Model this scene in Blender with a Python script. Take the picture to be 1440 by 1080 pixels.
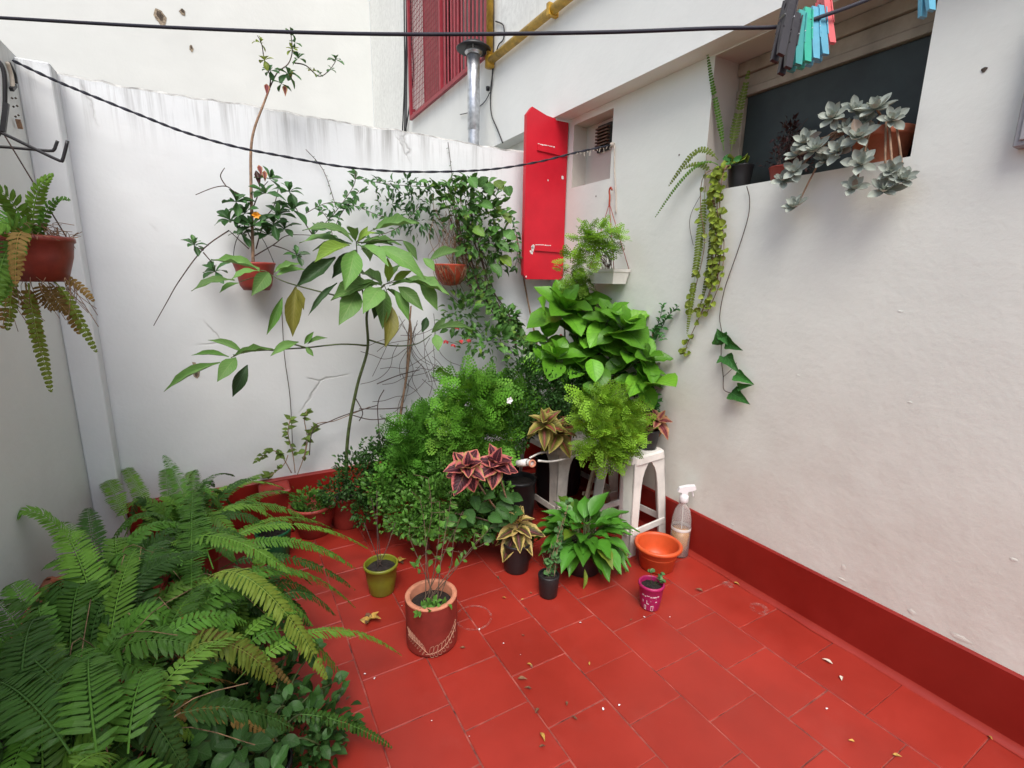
import bpy, math, random
import numpy as np
from mathutils import Vector, Matrix

for o in list(bpy.data.objects):
    bpy.data.objects.remove(o)
random.seed(11)
rng = np.random.default_rng(11)
SC = bpy.context.scene
COL = SC.collection
PI = math.pi
rad = math.radians

# ------------------------------------------------------------------ camera
FPX, PW, PH = 683.57, 1440.0, 1080.0
PITCH, YAW, ROLL = -0.21078, 0.52244, 0.017067
CAM = Vector((0.0, 0.0, 1.17))
fw = Vector((math.sin(YAW) * math.cos(PITCH), math.cos(YAW) * math.cos(PITCH), math.sin(PITCH)))
_r0 = Vector((math.cos(YAW), -math.sin(YAW), 0))
_u0 = _r0.cross(fw)
rt = _r0 * math.cos(ROLL) + _u0 * math.sin(ROLL)
upv = -_r0 * math.sin(ROLL) + _u0 * math.cos(ROLL)
cd = bpy.data.cameras.new('camera')
cd.sensor_width = 36.0
cd.lens = 36.0 * FPX / PW
cd.clip_start = 0.02
cd.clip_end = 400
cam = bpy.data.objects.new('camera', cd)
COL.objects.link(cam)
cam.matrix_world = Matrix(((rt.x, upv.x, -fw.x, CAM.x), (rt.y, upv.y, -fw.y, CAM.y), (rt.z, upv.z, -fw.z, CAM.z), (0, 0, 0, 1)))
SC.camera = cam

# ------------------------------------------------------------------ light: overcast noon
SUN_EL, SUN_AZ = rad(56), rad(207)          # azimuth from +Y, clockwise: behind the camera
w = bpy.data.worlds.new('World')
SC.world = w
w.use_nodes = True
nt = w.node_tree
bg = nt.nodes['Background']
sky = nt.nodes.new('ShaderNodeTexSky')
sky.sky_type = 'NISHITA'
sky.sun_disc = False
sky.sun_elevation = SUN_EL
sky.sun_rotation = SUN_AZ
sky.air_density = 1.0
sky.dust_density = 3.5
sky.ozone_density = 1.0
nt.links.new(sky.outputs[0], bg.inputs[0])
bg.inputs[1].default_value = 0.10
sd = bpy.data.lights.new('sun', 'SUN')
sd.energy = 1.5
sd.angle = rad(36)
sd.color = (1.0, 0.985, 0.95)
sun = bpy.data.objects.new('sun', sd)
COL.objects.link(sun)
sdir = Vector((math.sin(SUN_AZ) * math.cos(SUN_EL), math.cos(SUN_AZ) * math.cos(SUN_EL), math.sin(SUN_EL)))
sun.rotation_euler = sdir.to_track_quat('Z', 'Y').to_euler()
sun.location = sdir * 12
vs = SC.view_settings
vs.view_transform = 'Standard'
vs.look = 'None'
vs.gamma = 1.0
vs.use_curve_mapping = False
vs.exposure = 1.0
SC.cycles.use_denoising = True
SC.cycles.max_bounces = 8
SC.cycles.transparent_max_bounces = 8

# ------------------------------------------------------------------ place geometry (metres)
XR, YB, XL = 1.680, 2.481, -0.554       # house wall, back wall, left wall
XU, ZS, YN = 1.583, 2.020, 5.962        # upper storey face, its soffit, neighbour's wall


def ray(x, y):
    return fw + rt * ((x - 720) / FPX) - upv * ((y - 540) / FPX)


def onY(x, y, Y):
    d = ray(x, y)
    return CAM + d * (Y / d.y)


def onX(x, y, X):
    d = ray(x, y)
    return CAM + d * (X / d.x)


def onZ(x, y, Z):
    d = ray(x, y)
    return CAM + d * ((Z - CAM.z) / d.z)


def atd(x, y, dep):
    return CAM + ray(x, y) * dep


def onV(x, y, A, B):
    n = Vector((-(B.y - A.y), B.x - A.x, 0))
    d = ray(x, y)
    return CAM + d * ((A - CAM).dot(n) / d.dot(n))


def depth(P):
    return (P - CAM).dot(fw)


def free(p, a, b, lim=1.57):
    return p if p.x <= lim else onX(a, b, lim)


def px(P):                                # metres per pixel at P
    return depth(P) / FPX


# ------------------------------------------------------------------ materials
def newmat(name):
    m = bpy.data.materials.new(name)
    m.use_nodes = True
    t = m.node_tree
    return m, t, t.nodes['Principled BSDF'], t.nodes['Material Output']


def N(t, kind, **kw):
    n = t.nodes.new(kind)
    for k, v in kw.items():
        if k.startswith('i_'):
            n.inputs[k[2:].replace('_', ' ')].default_value = v
        else:
            setattr(n, k, v)
    return n


def math_(t, op, a, b=None, clamp=False):
    n = t.nodes.new('ShaderNodeMath')
    n.operation = op
    n.use_clamp = clamp
    for i, v in enumerate((a, b)):
        if v is None:
            continue
        if isinstance(v, (int, float)):
            n.inputs[i].default_value = v
        else:
            t.links.new(v, n.inputs[i])
    return n.outputs[0]


def mixc(t, fac, a, b, mode='MIX'):
    n = t.nodes.new('ShaderNodeMix')
    n.data_type = 'RGBA'
    n.blend_type = mode
    for s, v in ((n.inputs[0], fac), (n.inputs[6], a), (n.inputs[7], b)):
        if isinstance(v, (int, float)):
            s.default_value = v
        elif isinstance(v, tuple):
            s.default_value = (*v[:3], 1)
        else:
            t.links.new(v, s)
    return n.outputs[2]


def ramp(t, fac, stops):
    n = t.nodes.new('ShaderNodeValToRGB')
    el = n.color_ramp.elements
    while len(el) < len(stops):
        el.new(0.5)
    for e, (p, c) in zip(el, stops):
        e.position = p
        e.color = (*c, 1) if isinstance(c, tuple) else (c, c, c, 1)
    t.links.new(fac, n.inputs[0])
    return n.outputs[0]


def noise(t, vec, scale, detail=4, rough=0.55, dist=0.0):
    n = t.nodes.new('ShaderNodeTexNoise')
    n.inputs['Scale'].default_value = scale
    n.inputs['Detail'].default_value = detail
    n.inputs['Roughness'].default_value = rough
    n.inputs['Distortion'].default_value = dist
    if vec is not None:
        t.links.new(vec, n.inputs['Vector'])
    return n.outputs[0]


def mapping(t, vec, sc=(1, 1, 1), loc=(0, 0, 0)):
    n = t.nodes.new('ShaderNodeMapping')
    n.inputs['Scale'].default_value = sc
    n.inputs['Location'].default_value = loc
    t.links.new(vec, n.inputs['Vector'])
    return n.outputs[0]


def bump(t, bsdf, h, strength=0.3, dist=0.01):
    n = t.nodes.new('ShaderNodeBump')
    n.inputs['Strength'].default_value = strength
    n.inputs['Distance'].default_value = dist
    t.links.new(h, n.inputs['Height'])
    t.links.new(n.outputs[0], bsdf.inputs['Normal'])


def geo_pos(t):
    return t.nodes.new('ShaderNodeNewGeometry').outputs['Position']


def sep(t, v):
    n = t.nodes.new('ShaderNodeSeparateXYZ')
    t.links.new(v, n.inputs[0])
    return n.outputs


def simple(name, col, rough=0.5, var=0.12, scale=14, metal=0.0, bmp=0.0, spec=0.5):
    m, t, b, o = newmat(name)
    p = geo_pos(t)
    n = noise(t, p, scale, 5, 0.6)
    d = tuple(max(0, c * (1 - var * 2)) for c in col)
    l = tuple(min(1, c * (1 + var)) for c in col)
    t.links.new(ramp(t, n, [(0.3, d), (0.7, l)]), b.inputs['Base Color'])
    b.inputs['Roughness'].default_value = rough
    b.inputs['Metallic'].default_value = metal
    b.inputs['Specular IOR Level'].default_value = spec
    if bmp:
        bump(t, b, noise(t, p, scale * 8, 3), bmp, 0.002)
    return m


def plaster(name, col, top=None, stain=0.5, dirt_low=None, crack=False, rough=0.85):
    """painted render: trowel marks, faint blotches, streaks hanging from the coping, grime splashed low down"""
    m, t, b, o = newmat(name)
    p = geo_pos(t)
    s = sep(t, p)
    n1 = noise(t, p, 2.2, 4, 0.5)
    n2 = noise(t, mapping(t, p, (4, 4, 9)), 2.0, 5, 0.6)
    n3 = noise(t, p, 5.5, 3, 0.5)
    c = ramp(t, n1, [(0.3, tuple(x * 0.95 for x in col)), (0.72, tuple(min(0.9, x * 1.03) for x in col))])
    c = mixc(t, math_(t, 'MULTIPLY', n2, 0.10), c, tuple(x * 0.72 for x in col))
    if top is not None:
        st = noise(t, mapping(t, p, (13, 13, 0.55)), 1.6, 5, 0.75)
        stf = ramp(t, st, [(0.48, 0.0), (0.70, 1.0)])
        g = math_(t, 'SUBTRACT', 1.0, math_(t, 'DIVIDE', math_(t, 'SUBTRACT', top, s[2]), 0.28), True)
        g = math_(t, 'POWER', g, 1.6)
        g2 = math_(t, 'SUBTRACT', 1.0, math_(t, 'DIVIDE', math_(t, 'SUBTRACT', top, s[2]), 0.03), True)
        ed = ramp(t, noise(t, p, 26, 5, 0.7), [(0.42, 0.0), (0.7, 1.0)])
        f = math_(t, 'MAXIMUM', math_(t, 'MULTIPLY', g, stf), math_(t, 'MULTIPLY', g2, ed))
        c = mixc(t, math_(t, 'MULTIPLY', f, stain), c, (0.13, 0.125, 0.11))
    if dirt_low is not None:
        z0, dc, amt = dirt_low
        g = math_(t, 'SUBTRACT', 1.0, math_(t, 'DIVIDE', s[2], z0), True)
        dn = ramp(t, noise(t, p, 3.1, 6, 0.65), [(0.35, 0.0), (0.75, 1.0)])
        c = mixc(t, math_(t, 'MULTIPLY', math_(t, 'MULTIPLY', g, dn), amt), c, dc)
    h = math_(t, 'ADD', math_(t, 'MULTIPLY', n2, 0.30), math_(t, 'MULTIPLY', noise(t, p, 60, 4, 0.6), 0.22))
    h = math_(t, 'ADD', h, math_(t, 'MULTIPLY', n3, 1.1))
    if crack:
        v = N(t, 'ShaderNodeTexVoronoi', feature='DISTANCE_TO_EDGE')
        v.inputs['Scale'].default_value = 1.15
        wv = mixc(t, 0.16, p, N(t, 'ShaderNodeTexNoise', i_Scale=7.0, i_Detail=5.0).outputs[1])
        t.links.new(wv, v.inputs['Vector'])
        line = ramp(t, v.outputs['Distance'], [(0.0, 1.0), (0.006, 0.0)])
        msk = ramp(t, noise(t, p, 2.4, 2), [(0.53, 0.0), (0.6, 1.0)])
        cf = math_(t, 'MULTIPLY', line, msk)
        c = mixc(t, math_(t, 'MULTIPLY', cf, 0.5), c, (0.25, 0.24, 0.23))
        h = math_(t, 'SUBTRACT', h, math_(t, 'MULTIPLY', cf, 0.8))
    t.links.new(c, b.inputs['Base Color'])
    b.inputs['Roughness'].default_value = rough
    b.inputs['Specular IOR Level'].default_value = 0.3
    bump(t, b, h, 0.5, 0.006)
    return m


def redpaint(name, col, rough=0.42, per_object=True, worn=0.6):
    m, t, b, o = newmat(name)
    p = geo_pos(t)
    n1 = noise(t, p, 3.5, 6, 0.62)
    n2 = noise(t, p, 40, 4, 0.7)
    c = ramp(t, n1, [(0.28, tuple(x * 0.80 for x in col)), (0.75, tuple(x * 1.14 for x in col))])
    if per_object:
        oi = t.nodes.new('ShaderNodeObjectInfo')
        k = math_(t, 'ADD', math_(t, 'MULTIPLY', oi.outputs['Random'], 0.18), 0.90)
        kk = N(t, 'ShaderNodeCombineXYZ')
        for i in range(3):
            t.links.new(k, kk.inputs[i])
        c = mixc(t, 1.0, c, kk.outputs[0], 'MULTIPLY')
    dust = ramp(t, noise(t, p, 6.5, 8, 0.72), [(0.55, 0.0), (0.82, 1.0)])
    c = mixc(t, math_(t, 'MULTIPLY', dust, 0.20 * worn), c, (0.36, 0.13, 0.11))
    spk = ramp(t, n2, [(0.70, 0.0), (0.78, 1.0)])
    c = mixc(t, math_(t, 'MULTIPLY', spk, 0.25 * worn), c, (0.5, 0.22, 0.18))
    fade = ramp(t, noise(t, mapping(t, p, (1, 1, 1), (3, 7, 1)), 1.7, 5, 0.6), [(0.45, 0.0), (0.75, 1.0)])
    c = mixc(t, math_(t, 'MULTIPLY', fade, 0.30 * worn), c, (0.36, 0.062, 0.046))
    dk = ramp(t, noise(t, mapping(t, p, (1, 1, 1), (5, 2, 9)), 5.0, 6, 0.7), [(0.62, 0.0), (0.8, 1.0)])
    c = mixc(t, math_(t, 'MULTIPLY', dk, 0.4 * worn), c, tuple(x * 0.45 for x in col))
    t.links.new(c, b.inputs['Base Color'])
    b.inputs['Specular IOR Level'].default_value = 0.38
    r = ramp(t, n1, [(0.3, rough - 0.10), (0.75, rough + 0.12)])
    t.links.new(r, b.inputs['Roughness'])
    bump(t, b, math_(t, 'ADD', noise(t, p, 9, 5), math_(t, 'MULTIPLY', n2, 0.3)), 0.12, 0.004)
    return m


def leafmat(name, col, vein=None, var=0.35, rough=0.42, transl=0.15, veins=9, young=None, ageing=None, spec=0.22):
    m, t, b, o = newmat(name)
    uvn = t.nodes.new('ShaderNodeUVMap')
    s = sep(t, uvn.outputs[0])
    oi = t.nodes.new('ShaderNodeObjectInfo')
    at = N(t, 'ShaderNodeAttribute', attribute_name='rnd')
    rv = math_(t, 'FRACT', math_(t, 'ADD', oi.outputs['Random'], at.outputs['Fac']))
    lo = tuple(c * (1 - var) for c in col)
    hi = tuple(min(0.8, c * (1 + var)) for c in col)
    stops = [(0.0, lo), (0.6, col), (0.95, hi)]
    if young:
        stops = [(0.0, lo), (0.5, col), (0.8, hi), (0.97, young)]
    if ageing:
        stops = [(0.0, ageing), (0.06, lo), (0.5, col), (0.95, hi if not young else young)]
    c = ramp(t, rv, stops)
    p = geo_pos(t)
    c = mixc(t, ramp(t, noise(t, p, 45, 4), [(0.4, 0.0), (0.75, 0.35)]), c, lo)
    a = math_(t, 'ABSOLUTE', math_(t, 'SUBTRACT', s[0], 0.5))
    mid = ramp(t, a, [(0.0, 1.0), (0.035, 0.0)])
    w1 = math_(t, 'SINE', math_(t, 'MULTIPLY', math_(t, 'SUBTRACT', s[1], math_(t, 'MULTIPLY', a, 0.55)), veins * 2 * PI))
    sv = ramp(t, w1, [(0.80, 0.0), (1.0, 0.6)])
    vf = math_(t, 'MAXIMUM', mid, sv) if veins else mid
    vc = vein or tuple(min(0.8, x * 1.9 + 0.02) for x in col)
    c = mixc(t, math_(t, 'MULTIPLY', vf, 0.5), c, vc)
    t.links.new(c, b.inputs['Base Color'])
    b.inputs['Roughness'].default_value = rough
    b.inputs['Specular IOR Level'].default_value = spec
    if veins:
        bump(t, b, math_(t, 'MULTIPLY', vf, -1.0), 0.35, 0.003)
    tr = t.nodes.new('ShaderNodeBsdfTranslucent')
    t.links.new(mixc(t, 0.5, c, tuple(min(0.9, x * 1.5) for x in (col[0] * 1.2, col[1], col[2] * 0.6))), tr.inputs[0])
    mx = t.nodes.new('ShaderNodeMixShader')
    mx.inputs[0].default_value = transl
    t.links.new(b.outputs[0], mx.inputs[1])
    t.links.new(tr.outputs[0], mx.inputs[2])
    t.links.new(mx.outputs[0], o.inputs[0])
    return m


def coleusmat(name, stops, rough=0.5):
    """variegated leaf: colour runs from the midrib (0) to the margin (1)"""
    m, t, b, o = newmat(name)
    uvn = t.nodes.new('ShaderNodeUVMap')
    s = sep(t, uvn.outputs[0])
    a = math_(t, 'MULTIPLY', math_(t, 'ABSOLUTE', math_(t, 'SUBTRACT', s[0], 0.5)), 2.0)
    e = math_(t, 'POWER', math_(t, 'ABSOLUTE', math_(t, 'SUBTRACT', math_(t, 'MULTIPLY', s[1], 2.0), 1.05)), 3.0)
    d = math_(t, 'MAXIMUM', a, e)
    n = noise(t, mapping(t, uvn.outputs[0], (5, 9, 1)), 1.0, 5, 0.7)
    oi = t.nodes.new('ShaderNodeObjectInfo')
    d = math_(t, 'ADD', d, math_(t, 'MULTIPLY', math_(t, 'SUBTRACT', n, 0.5), 0.55))
    d = math_(t, 'ADD', d, math_(t, 'MULTIPLY', math_(t, 'SUBTRACT', oi.outputs['Random'], 0.5), 0.3))
    c = ramp(t, d, stops)
    mid = ramp(t, a, [(0.0, 0.55), (0.07, 0.0)])
    c = mixc(t, mid, c, (0.45, 0.12, 0.12))
    w1 = math_(t, 'SINE', math_(t, 'MULTIPLY', math_(t, 'SUBTRACT', s[1], math_(t, 'MULTIPLY', a, 0.3)), 50))
    t.links.new(c, b.inputs['Base Color'])
    b.inputs['Roughness'].default_value = rough
    b.inputs['Specular IOR Level'].default_value = 0.3
    bump(t, b, w1, 0.25, 0.002)
    tr = t.nodes.new('ShaderNodeBsdfTranslucent')
    t.links.new(c, tr.inputs[0])
    mx = t.nodes.new('ShaderNodeMixShader')
    mx.inputs[0].default_value = 0.18
    t.links.new(b.outputs[0], mx.inputs[1])
    t.links.new(tr.outputs[0], mx.inputs[2])
    t.links.new(mx.outputs[0], o.inputs[0])
    return m


M = {}
M['wall_back'] = plaster('white_painted_render', (0.755, 0.785, 0.80), top=1.872, stain=0.75, dirt_low=(0.75, (0.42, 0.41, 0.39), 0.35), crack=True)
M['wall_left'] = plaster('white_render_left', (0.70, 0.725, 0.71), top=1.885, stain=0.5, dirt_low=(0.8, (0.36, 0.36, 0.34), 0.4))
M['wall_house'] = plaster('house_render', (0.76, 0.785, 0.725), dirt_low=(0.95, (0.46, 0.36, 0.30), 0.6))
M['wall_upper'] = plaster('upper_render', (0.80, 0.815, 0.78), top=2.62, stain=0.22)
M['wall_neigh'] = plaster('neighbour_render', (0.67, 0.685, 0.66))
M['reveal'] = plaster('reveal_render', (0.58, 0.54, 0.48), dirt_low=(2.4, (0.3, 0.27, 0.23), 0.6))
M['coping'] = simple('weathered_coping', (0.42, 0.42, 0.40), 0.9, 0.35, 22)
M['floor_red'] = redpaint('floor_red_tile', (0.315, 0.026, 0.016), 0.40)
M['skirt_red_shaded'] = redpaint('skirting_red_shaded', (0.245, 0.012, 0.007), 0.5, per_object=False, worn=0.35)  # same paint as the floor; shade of the upright face put into the colour
M['grout'] = simple('grout', (0.31, 0.072, 0.055), 0.8, 0.45, 18)
M['earth'] = simple('earth', (0.14, 0.12, 0.10), 0.9)
M['shutter_red'] = redpaint('shutter_red', (0.58, 0.012, 0.028), 0.42, False, 0.22)
M['grille_red'] = simple('grille_red', (0.30, 0.02, 0.035), 0.5)
M['white_chip'] = simple('chipped_white', (0.75, 0.72, 0.7), 0.8)
M['curtain'] = simple('curtain', (0.30, 0.10, 0.10), 0.8)
M['glass_dark'] = simple('dark_glass', (0.10, 0.055, 0.055), 0.15)
M['galv'] = simple('galvanised', (0.55, 0.57, 0.60), 0.35, 0.2, 30, 0.8)
M['black_metal'] = simple('black_metal', (0.015, 0.015, 0.018), 0.45)
M['yellow_pipe'] = simple('yellow_pipe', (0.55, 0.33, 0.035), 0.5, 0.25, 20)
M['cable'] = simple('black_cable', (0.012, 0.012, 0.016), 0.55)
M['rope'] = simple('rope', (0.014, 0.015, 0.028), 0.7)
M['dark_panel'] = simple('dark_green_panel', (0.022, 0.032, 0.030), 0.55, 0.2, 8)
M['beige_board'] = simple('beige_board', (0.36, 0.30, 0.23), 0.7, 0.15, 10)
M['soil'] = simple('soil', (0.018, 0.012, 0.010), 0.95, 0.4, 90, bmp=1.0)
M['terracotta'] = simple('terracotta', (0.42, 0.13, 0.065), 0.75, 0.15, 20, bmp=0.2)
M['terra_rim'] = simple('terracotta_rim', (0.55, 0.22, 0.13), 0.75, 0.12, 20)
M['red_brown'] = simple('painted_red_brown', (0.23, 0.030, 0.022), 0.5, 0.12, 14)
M['line_art'] = simple('pale_line', (0.55, 0.30, 0.2), 0.8)
M['plastic_black'] = simple('plastic_black', (0.012, 0.012, 0.013), 0.45)
M['plastic_olive'] = simple('plastic_olive', (0.19, 0.21, 0.018), 0.4)
M['plastic_green'] = simple('plastic_green', (0.01, 0.16, 0.06), 0.4)
M['plastic_orange'] = simple('plastic_orange', (0.62, 0.095, 0.025), 0.45, 0.08)
M['plastic_magenta'] = simple('plastic_magenta', (0.36, 0.012, 0.10), 0.4)
M['plastic_white'] = simple('plastic_white', (0.72, 0.70, 0.66), 0.5, 0.10, 9)
M['plastic_grime'] = simple('plastic_white_grimy', (0.66, 0.62, 0.56), 0.55, 0.16, 12)
M['print_white'] = simple('print_white', (0.7, 0.6, 0.62), 0.6)
M['yellow'] = simple('yellow_scrap', (0.7, 0.42, 0.03), 0.6)
M['red_pot'] = simple('red_clay_pot', (0.30, 0.040, 0.028), 0.5, 0.15, 16)
M['maroon_pot'] = simple('hanging_pot_red', (0.22, 0.035, 0.022), 0.45, 0.2, 20)
M['orange_basket'] = simple('basket_orange', (0.40, 0.055, 0.022), 0.55, 0.2, 30)
M['stem_green'] = simple('stem_green', (0.07, 0.10, 0.03), 0.6, 0.3, 40)
M['stem_brown'] = simple('stem_brown', (0.13, 0.085, 0.055), 0.8, 0.3, 40)
M['stem_pale'] = simple('stem_pale', (0.30, 0.19, 0.12), 0.8, 0.25, 40)
M['twig'] = simple('twig', (0.085, 0.055, 0.045), 0.85, 0.3, 40)
M['bamboo'] = simple('bamboo', (0.34, 0.20, 0.085), 0.6, 0.2, 40)
M['wood'] = simple('weathered_wood', (0.36, 0.28, 0.20), 0.8, 0.25, 20)
M['petal_white'] = simple('petal_white', (0.8, 0.8, 0.82), 0.6, 0.03)
M['petal_red'] = simple('petal_red', (0.55, 0.03, 0.035), 0.5)
M['petal_yellow'] = simple('petal_yellow', (0.75, 0.32, 0.02), 0.5)
M['dry'] = simple('dry_leaf', (0.20, 0.10, 0.05), 0.8, 0.4, 60)
M['dry_yellow'] = simple('dry_yellow_leaf', (0.50, 0.30, 0.06), 0.7, 0.3, 60)
M['dry_white'] = simple('dry_petal', (0.62, 0.55, 0.46), 0.7, 0.1, 60)
M['peg_teal'] = simple('peg_teal', (0.035, 0.28, 0.27), 0.45)
M['peg_green'] = simple('peg_green', (0.02, 0.36, 0.25), 0.45)
M['peg_blue'] = simple('peg_blue', (0.10, 0.36, 0.50), 0.45)
M['peg_pink'] = simple('peg_pink', (0.65, 0.12, 0.13), 0.45)
M['peg_black'] = simple('peg_black', (0.02, 0.018, 0.025), 0.45)
M['grey_metal'] = simple('grey_metal_box', (0.33, 0.33, 0.34), 0.5)
M['stain'] = simple('dark_stain', (0.10, 0.075, 0.055), 0.95, 0.4, 60)
M['bare'] = simple('bare_mortar', (0.36, 0.29, 0.21), 0.95, 0.4, 50)
M['roots'] = simple('roots', (0.27, 0.165, 0.095), 0.9, 0.4, 60)

M['fern'] = leafmat('fern_green', (0.060, 0.160, 0.019), var=0.5, rough=0.5, veins=0, young=(0.095, 0.22, 0.03), transl=0.13)
M['fern_light'] = leafmat('fern_light_green', (0.108, 0.240, 0.028), var=0.35, rough=0.5, veins=0, young=(0.13, 0.26, 0.035), transl=0.15)
M['fern_dark'] = leafmat('fern_dark_green', (0.036, 0.100, 0.016), var=0.4, rough=0.5, veins=0)
M['fern_yellow'] = leafmat('fern_yellow_green', (0.135, 0.195, 0.026), var=0.4, rough=0.55, veins=0)
M['fern_dry'] = leafmat('fern_dry', (0.20, 0.13, 0.035), var=0.5, rough=0.7, veins=0)
M['avocado'] = leafmat('avocado_leaf', (0.115, 0.235, 0.060), (0.26, 0.36, 0.14), var=0.35, rough=0.5, veins=9, young=(0.11, 0.26, 0.05))
M['avocado_young'] = leafmat('avocado_young_leaf', (0.17, 0.28, 0.04), var=0.2, veins=8)
M['avocado_old'] = leafmat('avocado_old_leaf', (0.15, 0.15, 0.028), (0.3, 0.25, 0.08), var=0.4, veins=9)
M['avocado_dark'] = leafmat('avocado_dark_leaf', (0.035, 0.075, 0.028), var=0.3, veins=9)
M['hydrangea'] = leafmat('hydrangea_leaf', (0.112, 0.305, 0.022), (0.03, 0.15, 0.01), var=0.42, rough=0.4, spec=0.32, veins=7, young=(0.18, 0.42, 0.03))
M['spath'] = leafmat('peace_lily_leaf', (0.080, 0.265, 0.022), (0.08, 0.25, 0.05), var=0.4, rough=0.32, spec=0.4, veins=16, young=(0.08, 0.27, 0.03), ageing=(0.16, 0.20, 0.02))
M['lacy'] = leafmat('lacy_fern', (0.090, 0.250, 0.022), var=0.45, rough=0.6, veins=0, young=(0.16, 0.34, 0.035))
M['lacy_mid'] = leafmat('lacy_fern_mid', (0.068, 0.205, 0.020), var=0.45, rough=0.6, veins=0, young=(0.11, 0.28, 0.04))
M['lacy_pale'] = leafmat('lacy_fern_pale', (0.165, 0.33, 0.022), var=0.4, rough=0.6, veins=0, young=(0.24, 0.42, 0.05))
M['small_dark'] = leafmat('small_dark_leaf', (0.032, 0.088, 0.018), var=0.5, rough=0.4, veins=0, young=(0.06, 0.14, 0.04))
M['small_mid'] = leafmat('small_mid_leaf', (0.075, 0.190, 0.028), var=0.5, rough=0.45, veins=0, young=(0.11, 0.22, 0.05))
M['vine'] = leafmat('vine_leaf', (0.075, 0.185, 0.040), var=0.45, rough=0.4, veins=5, young=(0.17, 0.27, 0.035))
M['desert'] = leafmat('shrub_leaf', (0.050, 0.130, 0.040), var=0.4, rough=0.35, veins=0, young=(0.08, 0.19, 0.045))
M['pothos'] = leafmat('trailing_leaf', (0.20, 0.27, 0.030), var=0.4, rough=0.4, veins=5, young=(0.32, 0.38, 0.08))
M['ivy'] = leafmat('ivy_leaf', (0.040, 0.150, 0.030), var=0.4, rough=0.4, veins=5)
M['broad'] = leafmat('broad_dark_leaf', (0.050, 0.135, 0.032), (0.12, 0.2, 0.1), var=0.35, rough=0.4, veins=7)
M['ghost'] = leafmat('ghost_plant_leaf', (0.35, 0.385, 0.335), (0.35, 0.37, 0.36), var=0.18, rough=0.6, veins=0, transl=0.05, ageing=(0.30, 0.20, 0.15), spec=0.2)
M['brownleaf'] = leafmat('dark_red_leaf', (0.05, 0.022, 0.02), var=0.5, veins=0)
M['coleus_pink'] = coleusmat('coleus_pink', [(0.0, (0.05, 0.012, 0.02)), (0.52, (0.06, 0.014, 0.02)), (0.64, (0.52, 0.12, 0.13)), (0.86, (0.55, 0.17, 0.14)), (1.0, (0.42, 0.30, 0.10))])
M['coleus_bronze'] = coleusmat('coleus_bronze', [(0.0, (0.20, 0.045, 0.03)), (0.25, (0.12, 0.07, 0.02)), (0.5, (0.13, 0.14, 0.02)), (0.8, (0.33, 0.29, 0.07)), (1.0, (0.42, 0.33, 0.12))])
M['coleus_yellow'] = coleusmat('coleus_yellow', [(0.0, (0.06, 0.02, 0.02)), (0.30, (0.09, 0.07, 0.02)), (0.48, (0.14, 0.15, 0.03)), (0.58, (0.55, 0.42, 0.13)), (1.0, (0.62, 0.46, 0.19))])
M['coleus_red'] = coleusmat('coleus_red', [(0.0, (0.18, 0.03, 0.04)), (0.25, (0.10, 0.02, 0.025)), (0.45, (0.30, 0.09, 0.07)), (0.7, (0.50, 0.22, 0.13)), (1.0, (0.45, 0.33, 0.14))])


def bottle_mat():
    m, t, b, o = newmat('clear_bottle_plastic')
    b.inputs['Base Color'].default_value = (0.92, 0.9, 0.88, 1)
    b.inputs['Roughness'].default_value = 0.18
    b.inputs['IOR'].default_value = 1.15
    b.inputs['Transmission Weight'].default_value = 0.85
    return m


M['bottle'] = bottle_mat()
M['liquid'] = simple('amber_liquid', (0.62, 0.30, 0.03), 0.2, 0.05)

# ------------------------------------------------------------------ mesh helpers
WM = {}


def link(o, parent=None, mat4=None):
    COL.objects.link(o)
    mw = mat4 if mat4 is not None else Matrix.Identity(4)
    WM[o.name] = mw
    o.matrix_basis = mw
    if parent is not None:
        o.parent = parent
        o.matrix_parent_inverse = WM[parent.name].inverted()
    return o


def tag(o, label, cat, group=None):
    o['label'] = label
    o['category'] = cat
    if group:
        o['group'] = group
    return o


def thing(name, label, cat, loc=(0, 0, 0), group=None):
    o = bpy.data.objects.new(name, None)
    o.empty_display_size = 0.05
    link(o, None, Matrix.Translation(Vector(loc)))
    return tag(o, label, cat, group)


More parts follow.
